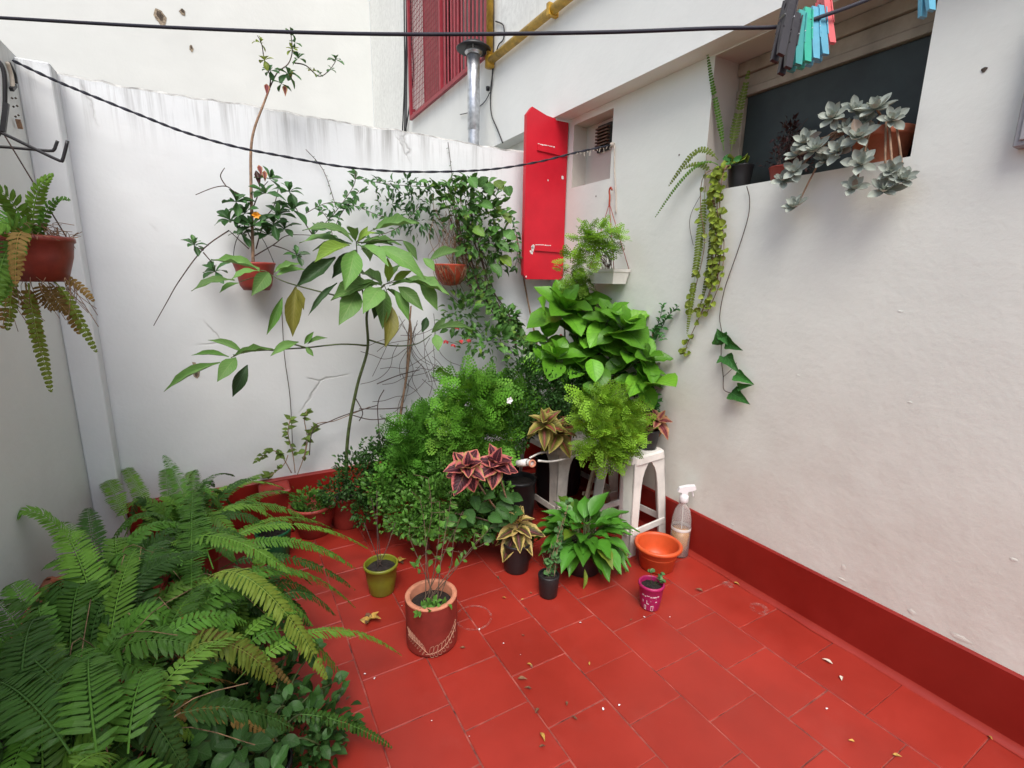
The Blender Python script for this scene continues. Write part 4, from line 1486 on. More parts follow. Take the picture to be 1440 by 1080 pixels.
# spray bottle
c = Vector((1.618, 1.312, 0.001))
BS = 1.13
t = thing('spray_bottle', 'clear spray bottle with white trigger head and amber liquid', 'bottle', c)
MB().lathe([(0, 0), (.032, 0), (.036, .005), (.036, .12), (.035, .15), (.028, .185), (.018, .205), (.014, .212), (.014, .228), (.0125, .228), (.0125, .212), (.0165, .204), (.0265, .185), (.0335, .15), (.0345, .12), (.0345, .006), (0, .0035)], c, 32, Matrix.Scale(BS, 4)).build('bottle', M['bottle'], t, True)
MB().lathe([(0, .0045), (.0335, .0075), (.0335, .105), (.0, .105)], c, 28, Matrix.Scale(BS, 4)).build('liquid', M['liquid'], t, True)
MB().lathe([(.0362, .108), (.0366, .109), (.0366, .118), (.0362, .119)], c, 28, Matrix.Scale(BS, 4)).build('band', M['plastic_white'], t, True)
MB().lathe([(.0155, .220), (.017, .222), (.017, .242), (.013, .250), (0, .250)], c, 24, Matrix.Scale(BS, 4)).build('collar', M['petal_white'], t, True)
hd = Vector((0.80, -0.60, 0)).normalized()
sdv = Vector((-hd.y, hd.x, 0))
mb = MB()
outl = [(-.026, .262), (-.020, .276), (.010, .286), (.036, .288), (.040, .276), (.034, .270), (.012, .264), (.010, .248), (-.011, .248), (-.012, .258)]
k = len(outl)
mb.add([c + (hd * a + sdv * .010 + Vector((0, 0, b))) * BS for a, b in outl] + [c + (hd * a - sdv * .010 + Vector((0, 0, b))) * BS for a, b in outl],
       [tuple(range(k)), tuple(reversed(range(k, 2 * k)))] + [(i, i + k, (i + 1) % k + k, (i + 1) % k) for i in range(k)])
mb.build('trigger_head', M['petal_white'], t)
MB().tube([c + (hd * .022 + Vector((0, 0, .270))) * BS, c + (hd * .030 + Vector((0, 0, .258))) * BS, c + (hd * .033 + Vector((0, 0, .242))) * BS], 0.003, 6, 3).build('trigger', M['petal_white'], t, True)
MB().tube([c + Vector((0, 0, .23)), c + Vector((.004, 0, .12)), c + Vector((.01, .005, .02))], 0.002, 6, 4).build('dip_tube', M['plastic_white'], t, True)


# ------------------------------------------------------------------ white plastic stool and side table
def stool(name, label, cat, c, w_, h, rz, spl=0.035, mat='plastic_white', group=None, lw_=0.05):
    """moulded stool: thick rounded seat with turned-down apron, four splayed channel legs, stretchers"""
    c = Vector(c)
    t = thing(name, label, cat, c, group)
    Mz = Matrix.Translation(c) @ Matrix.Rotation(rz, 4, 'Z')
    a = w_ / 2
    mb = MB()
    ring = lambda r_, z_, cr: [Mz @ Vector((sx * (r_ - cr) + cr * math.cos(q), sy * (r_ - cr) + cr * math.sin(q), z_))
                               for sx, sy, q0 in ((1, 1, 0), (-1, 1, PI / 2), (-1, -1, PI), (1, -1, 1.5 * PI)) for q in (q0, q0 + PI / 6, q0 + PI / 3, q0 + PI / 2)]
    prof_ = [(a - .03, h - .006), (a - .022, h), (a - .008, h - .001), (a, h - .008), (a + .003, h - .035)]
    vs_, fs_ = [], []
    for r_, z_ in prof_:
        vs_ += ring(r_, z_, 0.035)
    for i in range(len(prof_) - 1):
        for k in range(16):
            fs_.append((i * 16 + k, i * 16 + (k + 1) % 16, (i + 1) * 16 + (k + 1) % 16, (i + 1) * 16 + k))
    fs_.append(tuple(range(16)))
    mb.add(vs_, fs_).build('seat', M[mat], t, False)
    feet = {}
    for sx in (-1, 1):
        for sy in (-1, 1):
            top = Vector((sx * (a - .006), sy * (a - .006), h - .03))
            bot = Vector((sx * (a + spl), sy * (a + spl), 0.0))
            mb = MB()
            # L-shaped channel leg: two flanges meeting at the outer corner
            for fx_, fy_ in ((1, 0), (0, 1)):
                rows = []
                for q in (0, .05, .10, .17, .30, .6, 1):
                    p = top.lerp(bot, q)
                    wv = lw_ * {0: 2.0, .05: 1.72, .10: 1.42, .17: 1.2, .30: 1.06, .6: .98, 1: .86}[q]
                    inn = Vector((-sx * wv * fx_, -sy * wv * fy_, 0))
                    th = Vector((-sx * .006 * fy_, -sy * .006 * fx_, 0))
                    rows.append((p, p + inn, p + inn + th, p + th))
                vv, ff = [], []
                for r4 in rows:
                    vv += [Mz @ p for p in r4]
                for i in range(6):
                    for k in range(4):
                        ff.append((i * 4 + k, i * 4 + (k + 1) % 4, i * 4 + 4 + (k + 1) % 4, i * 4 + 4 + k))
                ff += [(0, 1, 2, 3), (27, 26, 25, 24)]
                mb.add(vv, ff)
            mb.build('leg', M[mat], t)
            feet[sx, sy] = top.lerp(bot, 0.74)
            
    for p, q in (((-1, -1), (1, -1)), ((-1, 1), (1, 1)), ((-1, -1), (-1, 1)), ((1, -1), (1, 1))):
        A_, B_ = Mz @ feet[p], Mz @ feet[q]
        d = (B_ - A_).normalized() * 0.012
        MB().bar(A_ + d, B_ - d, 0.010, 0.030, Vector((0, 0, 1)), 0.002).build('stretcher', M[mat], t)
    return t


stool('stool', 'white plastic stool with arched sides against the house wall', 'stool', (1.512, 1.530, 0.001), 0.215, 0.445, rad(6), 0.020)
stool('side_table', 'grimy white plastic side table hidden under the crowd of plants', 'table', (1.455, 1.955, 0.001), 0.39, 0.40, rad(2), 0.010, 'plastic_grime', lw_=0.06)

for k, (x_, y_, r_, h_, lb) in enumerate(((1.40, 1.98, .10, .27, 'added black pot darkening the space under the side table, nearest the front'), (1.56, 2.08, .09, .25, 'added black pot darkening the space under the side table by the house wall'), (1.20, 2.16, .10, .30, 'tall added black pot darkening the gap behind the pink coleus'), (1.02, 2.26, .10, .32, 'added black bucket pot darkening the gap behind the lacy fern'), (1.13, 1.88, .085, .24, 'added black pot darkening the gap directly behind the cream-edged coleus'))):  # black pots added to deepen the dark under the table and plants
    cc = Vector((x_, y_, .001))
    t = thing('dark_filler_pot', lb, 'pot', cc, 'black pots added to darken gaps under the plants')
    pot(t, cc, r_ * .82, r_, h_, 'plastic_black', 0.004, 0.018, 0.9)

# weathered wooden trestle legs between stool and table
t = thing('wooden_trestle', 'weathered narrow wooden trestle legs between the white table and stool', 'trestle', floorpt(825, 720))
MB().bar(onY(822, 712, 1.66), onY(838, 650, 1.70), 0.014, 0.022).build('leg', M['wood'], t)
MB().bar(onY(856, 705, 1.76), onY(840, 650, 1.72), 0.014, 0.022).build('leg', M['wood'], t)
MB().bar(onY(820, 694, 1.69), onY(858, 690, 1.74), 0.010, 0.016).build('brace', M['wood'], t)

# PVC water pipe with open end
t = thing('water_pipe', 'white plastic water pipe with an open orange-lipped end among the coleus', 'pipe', onY(745, 650, 1.62))
a, b = onY(728, 652, 1.64), onY(742, 650, 1.60)
MB().tube([a, b], 0.015, 12, 1).build('elbow', M['plastic_white'], t, True)
dirp = (onY(752, 653, 1.54) - b).normalized()
MB().tube([b + dirp * .004, b + dirp * .035], 0.0135, 14, 1).build('sleeve', M['plastic_white'], t, True)
ed = b + dirp * .035
fr_ = dirp.to_track_quat('Z', 'Y').to_matrix().to_4x4()
MB().lathe([(.012, 0), (.016, .001), (.016, .008), (.011, .009), (.010, 0.0)], ed, 18, fr_).build('open_end', M['terra_rim'], t, True)
MB().tube([onY(757, 648, 1.63), onY(775, 649, 1.66), onY(800, 644, 1.68), onY(822, 636, 1.72)], 0.0048, 8, 4).build('thin_pipe', M['plastic_white'], t, True)
MB().tube([onY(745, 644, 1.66), onY(760, 637, 1.7), onY(775, 636, 1.74)], 0.004, 8, 4).build('thin_pipe', M['plastic_white'], t, True)

# red clay pot by the back wall with tiny-leaved plant
c = Vector((0.245, 2.25, 0.001))
t = thing('potted_groundcover', 'round red clay pot with tiny dark leaves by the back wall', 'potted plant', c)
MB().lathe([(0, 0), (.060, 0), (.066, .004), (.092, .09), (.098, .135), (.103, .138), (.103, .150), (.098, .152), (.092, .150), (.090, .140), (.06, .02), (0, .02)], c, 36).build('pot', M['red_pot'], t, True)
merged('foliage', 'small', blob_mats([(c + Vector((0, 0, .15)), Vector((.10, .10, .06)))], 700, 0.020, 0.75, 0.6), 'small_mid', t)
c = floorpt(398, 770)
c = Vector((0.07, 2.12, 0.001))
t = thing('flower_pot', 'small bright green plastic pot half hidden by fern fronds', 'pot', c)
pot(t, c, 0.055, 0.072, 0.125, 'plastic_green', 0.003, 0.014, 0.85)
c = Vector((0.10, 2.36, 0.001))
t = thing('potted_creeper', 'wispy yellowish creeper climbing from a square red planter by the back wall', 'potted plant', c)
MB().box((0.035, 2.30, 0.001), (0.165, 2.43, 0.215), None, 0.006).build('pot', M['skirt_red_shaded'], t)
cur = [[onY(a, b, 2.38) for a, b in l] for l in (
    ((415, 665), (412, 640), (405, 610), (408, 590)), ((418, 668), (428, 640), (433, 612), (445, 602)), ((410, 665), (395, 640), (380, 634), (362, 648)),
    ((428, 645), (440, 600), (470, 592), (500, 580), (520, 572)), ((432, 612), (428, 590), (432, 578)), ((405, 640), (398, 655), (375, 672)))]
stems(t, cur, 0.0022, 'stem_pale', each=True)
M['creeper'] = leafmat('creeper_leaf', (0.12, 0.19, 0.035), var=0.45, veins=5, rough=0.5)
for c_ in [cur[0], cur[1], cur[2], cur[4], cur[5]]:
    for p in smooth(c_, 4)[4:]:
        for k in range(2):
            d = Vector((random.uniform(-1, 1), random.uniform(-.5, .2), random.uniform(-.4, .6))).normalized()
            L = random.uniform(.022, .042)
            leaf(t, p, p + d * L, L * .6, CAMUP + jitv(.4), 'lance', 'creeper')

# ================================================================== AVOCADO-LIKE SAPLING
YA = 2.14
base = Vector((0.40, 2.26, 0.001))
t = thing('sapling', 'tall slender sapling with large glossy drooping leaves before the white wall', 'sapling', base)
pot(t, base + Vector((0.0, 0.01, 0)), 0.07, 0.09, 0.16, 'red_pot', 0.004, 0.016, 0.85)
trunk = [base + Vector((0, 0, .13)), onY(487, 650, 2.25), onY(491, 600, 2.23), onY(503, 540, 2.20), onY(517, 490, 2.17), onY(516, 440, 2.15), onY(530, 412, YA), onY(541, 400, YA)]
MB().tube(trunk, lambda q: 0.0088 - 0.0045 * q, 8, 6).build('trunk', M['stem_green'], t, True)
br = [((516, 440), (508, 400), (503, 365), (501, 340)), ((518, 486), (480, 484), (430, 489), (380, 492), (345, 495), (325, 503)), ((519, 478), (550, 486), (585, 484), (607, 470)),
      ((513, 425), (470, 415), (430, 405), (400, 396), (382, 387)), ((345, 495), (365, 492), (385, 493)), ((430, 489), (410, 484), (395, 488))]
for l in br:
    MB().tube([onY(a, b, 2.15 - 0.02 * (k % 2)) for k, (a, b) in enumerate(l)], lambda q: 0.0042 - 0.0022 * q, 6, 5).build('branch', M['stem_green'], t, True)
AV = [
    # base, tip, width/length, material, depth of base, depth of tip
    (492, 345, 447, 367, .42, 'avocado_young', 0, -.09), (525, 323, 584, 315, .36, 'avocado', .02, -.06), (497, 332, 432, 325, .33, 'avocado', .02, .04), (487, 342, 427, 342, .30, 'avocado', .03, .08),
    (472, 362, 421, 400, .34, 'avocado_dark', .03, .03), (499, 352, 486, 403, .46, 'avocado', -.02, -.12), (527, 347, 592, 389, .36, 'avocado', 0, -.10), (566, 338, 585, 364, .42, 'avocado', .05, .02),
    (595, 363, 610, 380, .6, 'avocado', .04, .0), (604, 366, 642, 354, .40, 'avocado', .04, .06), (505, 338, 527, 328, .45, 'avocado_young', 0, -.03), (503, 340, 516, 320, .4, 'avocado_young', 0, .0),
    (508, 350, 545, 362, .36, 'avocado', .02, .05), (501, 352, 470, 388, .40, 'avocado_dark', .03, .05), (512, 345, 560, 345, .34, 'avocado', .03, .06), (496, 340, 456, 318, .36, 'avocado', .04, .09),
    (524, 396, 471, 420, .40, 'avocado', -.01, -.10), (503, 409, 479, 453, .48, 'avocado', -.02, -.12), (536, 405, 513, 438, .52, 'avocado', -.03, -.14), (549, 428, 542, 483, .40, 'avocado_old', -.02, -.08),
    (560, 403, 592, 434, .42, 'avocado', -.02, -.11), (570, 392, 626, 413, .36, 'avocado', .0, -.07), (590, 393, 613, 433, .44, 'avocado', .02, -.03), (547, 396, 545, 365, .42, 'avocado_young', -.02, -.05),
    (553, 395, 577, 382, .42, 'avocado_young', -.01, -.05), (538, 408, 527, 445, .40, 'avocado_dark', .0, .03), (555, 408, 573, 447, .40, 'avocado', -.02, -.07), (530, 400, 496, 412, .40, 'avocado', .02, -.02),
    (365, 379, 303, 367, .30, 'avocado', 0, .02), (365, 381, 328, 393, .34, 'avocado', -.01, -.05), (330, 394, 275, 408, .30, 'avocado', .0, -.04), (336, 398, 311, 411, .38, 'avocado', .02, .0),
    (378, 383, 356, 413, .46, 'avocado', -.02, -.10), (385, 383, 419, 372, .38, 'avocado', .02, .0), (388, 388, 425, 380, .34, 'avocado', .0, .03),
    (416, 403, 412, 467, .36, 'avocado_old', 0, -.03), (416, 405, 426, 433, .34, 'avocado_old', 0, -.02), (397, 418, 377, 466, .24, 'avocado', .01, -.02), (474, 398, 437, 440, .16, 'avocado_dark', 0, -.03),
    (343, 497, 297, 480, .30, 'avocado', .0, .02), (322, 502, 274, 500, .24, 'avocado', .01, .0), (310, 510, 238, 547, .20, 'avocado', -.01, -.05), (332, 503, 308, 534, .50, 'avocado', -.02, -.09),
    (328, 500, 379, 492, .22, 'avocado', .0, -.03), (348, 513, 329, 554, .40, 'avocado_dark', .0, -.02), (420, 481, 384, 499, .38, 'avocado', .0, -.04), (428, 484, 440, 468, .40, 'avocado', 0, .0), (432, 484, 458, 476, .34, 'avocado', 0, -.03), (430, 488, 440, 500, .5, 'avocado', 0, -.02),
    (600, 446, 594, 466, .5, 'avocado_dark', .03, .0), (612, 463, 662, 464, .26, 'avocado', 0, -.03), (613, 470, 616, 492, .62, 'avocado', -.01, -.06), (607, 468, 625, 450, .45, 'avocado', .02, .02)]
for (u0, v0, u1, v1, wr, mt, d0_, d1_) in AV:
    A_, B_ = onY(u0, v0, YA + d0_), onY(u1, v1, YA + d1_)
    L = (B_ - A_).length
    horiz = abs(B_.z - A_.z) < 0.6 * abs(B_.x - A_.x)
    nr = Vector((random.uniform(-.3, .3), -0.65 if horiz else -1.0, 0.9 if horiz else 0.45))
    B_ = B_ + (B_ - A_) * 0.10
    leaf(t, A_, B_, L * wr * 0.96, nr, 'avocado', mt)
for (u0, v0, n) in ((501, 342, 5), (541, 402, 6)):
    rosette(t, onY(u0, v0, YA + .02), Vector((0, -.35, 1)), n, 58 * px(onY(u0, v0, YA)), .34, 'avocado', 'avocado', 25, -40, False, .7, 14, stalk=.02)
for (u0, v0, u1, v1) in ((501, 340, 527, 347), (501, 342, 566, 338), (541, 400, 570, 392), (541, 400, 590, 393), (541, 402, 549, 428), (382, 387, 365, 380), (382, 387, 338, 396), (501, 340, 525, 323)):
    MB().tube([onY(u0, v0, YA), onY((u0 + u1) / 2, (v0 + v1) / 2 - 2, YA), onY(u1, v1, YA + .01)], 0.0018, 5, 3).build('petiole', M['stem_green'], t, True)

# ================================================================== WALL POT WITH TALL FLOWERING SHRUB
YW = 2.36
c = onY(361, 408, 2.39)
t = thing('wall_pot_shrub', 'tall leggy shrub in a red pot hung on the white wall with one orange bloom', 'hanging plant', c)
MB().lathe([(0, 0), (.050, 0), (.062, .02), (.074, .085), (.080, .105), (.083, .112), (.080, .116), (.074, .112), (.06, .03), (0, .03)], c, 32).build('pot', M['red_pot'], t, True)
MB().tube([c + Vector((-.078, 0, .11)), c + Vector((-.06, .04, .2)), c + Vector((0, YB - c.y - .006, .30))], 0.0016, 5).build('hanger', M['cable'], t, True)
MB().tube([c + Vector((.078, 0, .11)), c + Vector((.05, .04, .2)), c + Vector((0, YB - c.y - .006, .30))], 0.0016, 5).build('hanger', M['cable'], t, True)
P = lambda a, b, Y=YW: onY(a, b, Y)
MB().tube([P(356, 370), P(355, 330), P(353, 260), P(353, 210), P(358, 180), P(370, 148), P(379, 124)], lambda q: 0.0068 - 0.003 * q, 7, 5).build('stem', M['stem_pale'], t, True)
brs = [((379, 124), (380, 108), (372, 85), (368, 62), (362, 50)), ((379, 124), (390, 102), (405, 90), (411, 72), (409, 48), (408, 38)), ((411, 88), (430, 92), (448, 107), (462, 100), (472, 86)),
       ((360, 350), (372, 310), (385, 290), (392, 262)), ((355, 340), (340, 310), (328, 290)), ((358, 360), (385, 344), (405, 331), (440, 331)), ((322, 324), (286, 350), (252, 395), (234, 426), (216, 458)),
       ((350, 350), (322, 324)), ((286, 352), (273, 346)), ((286, 355), (303, 375)), ((352, 282), (330, 270), (318, 262), (300, 264), (275, 274)), ((318, 262), (310, 248), (316, 236)), ((440, 331), (420, 300), (410, 280)),
       ((384, 345), (400, 350), (417, 358)), ((353, 300), (365, 270), (377, 255))]
for l in brs:
    MB().tube([P(a, b, YW + .02 * math.sin(a)) for a, b in l], lambda q: 0.0028 - 0.0014 * q, 5, 5).build('branch', M['twig'], t, True)
CL = [(379, 252, 24), (374, 272, 26), (407, 270, 24), (411, 295, 28), (332, 284, 24), (324, 310, 28), (355, 318, 28), (392, 302, 26), (376, 330, 24), (273, 345, 20), (303, 382, 24), (417, 360, 18), (345, 300, 22), (400, 322, 22), (340, 330, 20), (385, 315, 22)]
for (a, b, s) in CL:
    cc = P(a, b, YW - .02 + random.uniform(-.03, .03))
    rosette(t, cc, Vector((random.uniform(-.4, .4), -.5, .9)), 9, s * px(cc), 0.42, 'obov', 'desert', 65, -30, False, 0.6, 16)
for (a, b, s, n) in ((366, 60, 12, 7), (372, 85, 14, 8), (409, 45, 11, 7), (411, 70, 12, 8), (420, 82, 13, 8), (380, 100, 14, 8), (405, 104, 18, 9), (472, 84, 12, 8), (440, 100, 9, 8), (415, 60, 10, 6), (396, 118, 14, 6), (466, 98, 9, 5), (450, 105, 8, 5)):
    cc = P(a, b, YW + random.uniform(-.02, .02))
    rosette(t, cc, Vector((random.uniform(-.5, .5), -.5, .9)), n, s * px(cc), 0.5, 'obov', 'desert' if random.random() < .8 else 'pothos', 60, -40, False, 0.6, 25)
for (a, b) in ((400, 120), (375, 118), (407, 96), (372, 240), (364, 232)):
    cc = P(a, b)
    leaf(t, cc, cc + Vector((random.uniform(-.01, .02), -.01, -.045)), .02, Vector((0, -1, .2)), 'lance', 'coleus_red' if b > 100 else 'avocado_old')
fc_ = P(360, 303, YW - .05)
for k in range(6):
    a = k * PI / 3
    leaf(t, fc_, fc_ + Vector((math.cos(a) * .017, -.012, math.sin(a) * .014)), .012, Vector((0, -1, .2)), 'obov', 'petal_yellow', name='petal')
leaf(t, P(360, 240), P(366, 265, YW - .02), .022, Vector((0, -1, 0)), 'lance', 'brownleaf')
MB().tube([P(396, 430, 2.46), P(400, 500, 2.46), P(408, 560, 2.46), P(412, 640, 2.46)], 0.0018, 5).build('hanging_runner', M['twig'], t, True)

# ================================================================== BASKET AND VINE ON THE BACK WALL
c = onY(633, 402, 2.36)
t = thing('hanging_basket', 'round orange-red hanging basket tangled in roots below the bushy vine', 'hanging basket', c)
MB().lathe([(0, 0), (.035, .004), (.062, .028), (.076, .065), (.080, .10), (.083, .106), (.078, .108), (.07, .06), (0, .03)], c, 28).build('pot', M['orange_basket'], t, True)
for k in range(30):
    a = random.uniform(PI, 2 * PI)
    p0 = c + Vector((.084 * math.cos(a), .084 * math.sin(a), .10))
    a2 = a + random.uniform(-.5, .5)
    p1 = c + Vector((.080 * math.cos(a2), .080 * math.sin(a2), .055))
    p2 = c + Vector((.05 * math.cos(a2 + .2), .05 * math.sin(a2 + .2), .008))
    MB().tube([p0, p1, p2], 0.0013, 4, 4).build('root', M['roots'], t)

t = thing('climbing_vine', 'bushy climbing vine with hanging woody stems covering the right of the white wall', 'vine', onY(760, 560, 2.3))
Q = lambda a, b, Y=2.37: onY(a, b, Y)
vs1 = []
for k in range(15):
    o_ = random.uniform(-12, 12)
    vs1.append([Q(620 + random.uniform(-12, 45), random.uniform(270, 340), 2.40), Q(660 + o_ + random.uniform(-18, 20), 370, 2.38), Q(690 + o_, 420, 2.36), Q(720 + o_ * .8, 460, 2.33), Q(765 + o_ * .7, 505, 2.28), Q(800 + o_, 560, 2.22)])
for c_ in vs1:
    MB().tube(c_, random.uniform(.0018, .0042), 5, 5).build('stem', M['twig'], t, True)
vs2 = []
for k in range(46):
    a0, b0 = random.uniform(608, 665), random.uniform(265, 335)
    vs2.append([Q(a0, b0), Q(a0 + random.uniform(-15, 20), b0 + 30), Q(a0 + random.uniform(-10, 20), b0 + 60), Q(a0 + random.uniform(0, 40), b0 + 90)])
stems(t, vs2, 0.0013, 'roots', 'dry_stem')['kind'] = 'stuff'
stk = Q(726, 330, 2.44), Q(738, 400, 2.44), Q(752, 470, 2.43)
blobs_ = [blob(650, 290, 2.36, 42, 38, 26), blob(686, 305, 2.35, 34, 44, 26), blob(668, 345, 2.34, 38, 28, 22), blob(700, 350, 2.35, 26, 36, 20), blob(625, 268, 2.38, 40, 16, 14), blob(665, 262, 2.37, 34, 14, 14)]
merged('foliage', 'oval', blob_mats(blobs_, 620, 0.046, 0.5, 0.1, 0.8, 0.15, 0.2, ymax=YB - .01), 'vine', t)
b2 = [blob(560, 262, 2.40, 62, 12, 12), blob(585, 280, 2.40, 40, 14, 12), blob(590, 310, 2.40, 45, 26, 14), blob(545, 290, 2.42, 35, 14, 10)]
merged('wall_foliage', 'lance', blob_mats(b2, 230, 0.042, 0.32, -0.1, 0.6, 0.3, 0.3, ymax=YB - .01), 'desert', t)
trail = [[Q(500, 250), Q(540, 258), Q(590, 262), Q(640, 262), Q(690, 262), Q(712, 265)], [Q(430, 300), Q(462, 285), Q(500, 290), Q(540, 305), Q(590, 310)], [Q(440, 331), Q(470, 300), Q(497, 262), Q(500, 240)], [Q(590, 290), Q(560, 320), Q(520, 335)],
         [Q(690, 290), Q(715, 300), Q(728, 340), Q(724, 380)], [Q(445, 290), Q(462, 310), Q(470, 345)], [Q(505, 268), Q(480, 300), Q(470, 325)],
         [Q(430, 210, 2.46), Q(455, 240, 2.46), Q(472, 290, 2.44)], [Q(630, 200, 2.47), Q(634, 232, 2.46), Q(637, 265, 2.43)]]
for c_ in trail:
    MB().tube(c_, 0.0016, 5, 5).build('runner', M['twig'], t, True)
merged('runner_foliage', 'lance', along_mats(trail[:7], 0.011, 0.036, 0.42, 0.8, -0.15), 'desert', t)
merged('fine_foliage', 'lance', along_mats(trail[7:], 0.03, 0.014, 0.3, 0.9, 0), 'desert', t)
merged('hanging_foliage', 'oval', along_mats([c_[1:] for c_ in vs1] , 0.034, 0.044, 0.62, 0.9, 0.0), 'vine', t)
lowv = [blob(695, 480, 2.25, 55, 26, 24), blob(650, 440, 2.33, 32, 40, 16), blob(745, 510, 2.15, 42, 28, 24), blob(715, 450, 2.32, 26, 24, 14)]
merged('lower_foliage', 'oval', blob_mats(lowv, 520, 0.042, 0.6, 0.1, 0.6, 0.3, 0.1, ymax=YB - .01), 'vine', t)
for (a, b) in ((641, 460), (648, 478), (626, 478), (658, 476), (722, 478), (724, 481), (636, 484), (788, 470)):
    p = Q(a, b, 2.24 if a > 700 else 2.28)
    for k in range(4):
        an = random.uniform(0, 6.28)
        leaf(t, p, p + Vector((.014 * math.cos(an), -.01, -.014 + .008 * math.sin(an))), .011, Vector((0, -1, .3)), 'obov', 'petal_red', name='petal')
for (a, b, a2, b2_) in ((672, 262, 684, 252), (684, 258, 690, 272), (700, 268, 710, 258), (695, 255, 706, 265), (712, 262, 716, 274), (705, 300, 716, 312), (708, 325, 722, 335), (698, 340, 712, 352), (704, 360, 716, 372), (690, 372, 702, 386), (716, 342, 726, 352), (712, 305, 724, 300), (688, 330, 700, 322), (660, 250, 668, 262), (676, 285, 690, 292), (664, 320, 678, 330), (640, 360, 652, 350)):
    A_, B_ = Q(a, b, 2.30), Q(a2, b2_, 2.26)
    leaf(t, A_, A_ + (B_ - A_) * 1.25, (B_ - A_).length * .85, CAMUP + jitv(.3), 'hydrangea', 'creeper' if a % 2 else 'vine')
# bare twiggy tangle left of the vine
tw = []
for k in range(30):
    a0, b0 = random.uniform(560, 615), random.uniform(440, 540)
    pts_ = [Q(a0, b0, 2.42)]
    ang = random.uniform(0.2, 2.6)
    for q in range(5):
        ang += random.uniform(-.6, .6)
        a0 += 17 * math.cos(ang)
        b0 += 17 * math.sin(ang)
        pts_.append(Q(a0, min(b0, 610), 2.42 + random.uniform(-.03, .03)))
    tw.append(pts_)
stems(t, tw, 0.0014, 'twig', 'twig')['kind'] = 'stuff'
MB().tube([Q(574, 440, 2.40), Q(578, 470, 2.40), Q(573, 520, 2.39), Q(565, 570, 2.38), Q(561, 600, 2.37)], 0.006, 6, 5).build('old_stem', M['stem_pale'], t, True)
MB().tube([Q(578, 430, 2.41), Q(574, 480, 2.41), Q(571, 530, 2.40), Q(563, 590, 2.38)], 0.004, 6, 5).build('old_stem', M['roots'], t, True)
for l in (((435, 640), (440, 605), (465, 592), (490, 582), (530, 570)), ((490, 582), (520, 590), (548, 588)), ((532, 655), (534, 620), (531, 570), (540, 548)), ((500, 560), (510, 580), (505, 592)), ((530, 540), (560, 528), (590, 520)), ((505, 575), (540, 575), (572, 573))):
    MB().tube([Q(a, b, 2.36) for a, b in l], 0.0026, 5, 5).build('bare_twig', M['twig'], t, True)
t = thing('garden_cane', 'thin pale cane leaning in the corner below the red shutter', 'cane', stk[2])
MB().tube([*stk, Q(790, 640, 2.40)], 0.005, 6, 3).build('cane', M['stem_pale'], t, True)

# ================================================================== CORNER PLANTS
# hydrangea with big bright leaves
c = Vector((1.50, 2.03, 0.402))
t = thing('hydrangea', 'lush bright green broad-leaved hydrangea filling the corner', 'potted plant', c)
pot(t, c, 0.075, 0.10, 0.15, 'plastic_black', 0.003, 0.016, 0.85)
HY = [(795, 432, 1.98, 52, 12), (858, 446, 2.0, 46, 10), (836, 482, 1.88, 54, 14), (783, 500, 1.90, 46, 10), (888, 492, 1.90, 44, 10), (862, 520, 1.84, 46, 10), (815, 465, 1.95, 46, 8), (820, 520, 1.84, 44, 8), (905, 520, 1.86, 40, 6), (770, 470, 2.0, 40, 6), (855, 480, 1.95, 44, 8), (880, 455, 2.0, 44, 8), (912, 500, 1.6, 40, 8), (905, 535, 1.6, 40, 8), (815, 425, 2.0, 44, 9), (760, 505, 1.95, 36, 6)]
for (a, b, Y, s, n) in HY:
    cc = free(onY(a, b, Y), a, b)
    MB().tube([c + Vector((random.uniform(-.04, .04), random.uniform(-.04, .04), .12)), cc.lerp(c, .4) + Vector((0, 0, .05)), cc + Vector((0, .01, -.012))], 0.0042, 6, 4).build('stem', M['stem_green'], t, True)
    rosette(t, cc, Vector((random.uniform(-.35, .1), -.55, 1)), n, s * px(cc) * 1.05, 0.66, 'hydrangea', 'hydrangea', 58, -25, False, 0.62, 12, gap=.05)
for (a, b, a2, b2_, Y) in ((915, 540, 942, 543, 1.86), (845, 515, 843, 540, 1.74), (862, 475, 897, 465, 1.9), (865, 465, 896, 485, 1.88), (832, 505, 836, 530, 1.75), (765, 440, 758, 425, 2.0), (890, 535, 893, 550, 1.8), (820, 540, 838, 552, 1.74)):
    A_, B_ = free(onY(a, b, Y), a, b), free(onY(a2, b2_, Y - .05), a2, b2_, 1.54)
    leaf(t, A_, B_ + (B_ - A_) * .3, (B_ - A_).length * .95, CAMUP, 'hydrangea', 'hydrangea')


def lacy(name, label, blobs, n, size, mat, potc, potargs, ratio=1.0, up=0.35, extra=None):
    t = thing(name, label, 'potted plant', potc)
    pot(t, potc, *potargs)
    merged('foliage', 'spray', blob_mats(blobs, n, size, ratio, up, 0.95, 0.25, 0.15, zmin=0.02, xmax=XR - .02), mat, t)
    cen = Vector(potc) + Vector((0, 0, potargs[2] * .85))
    st_ = []
    for k in range(26):
        cb_, rb = random.choice(blobs)
        d = Vector(rng.normal(size=3)).normalized()
        e = cb_ + Vector((d.x * rb.x, d.y * rb.y, abs(d.z) * rb.z)) * .75
        st_.append([cen + jitv(.02), cen.lerp(e, .5) + Vector((0, 0, .02)), e])
    stems(t, st_, 0.0009, 'stem_green', 'stem')['kind'] = 'stuff'
    return t


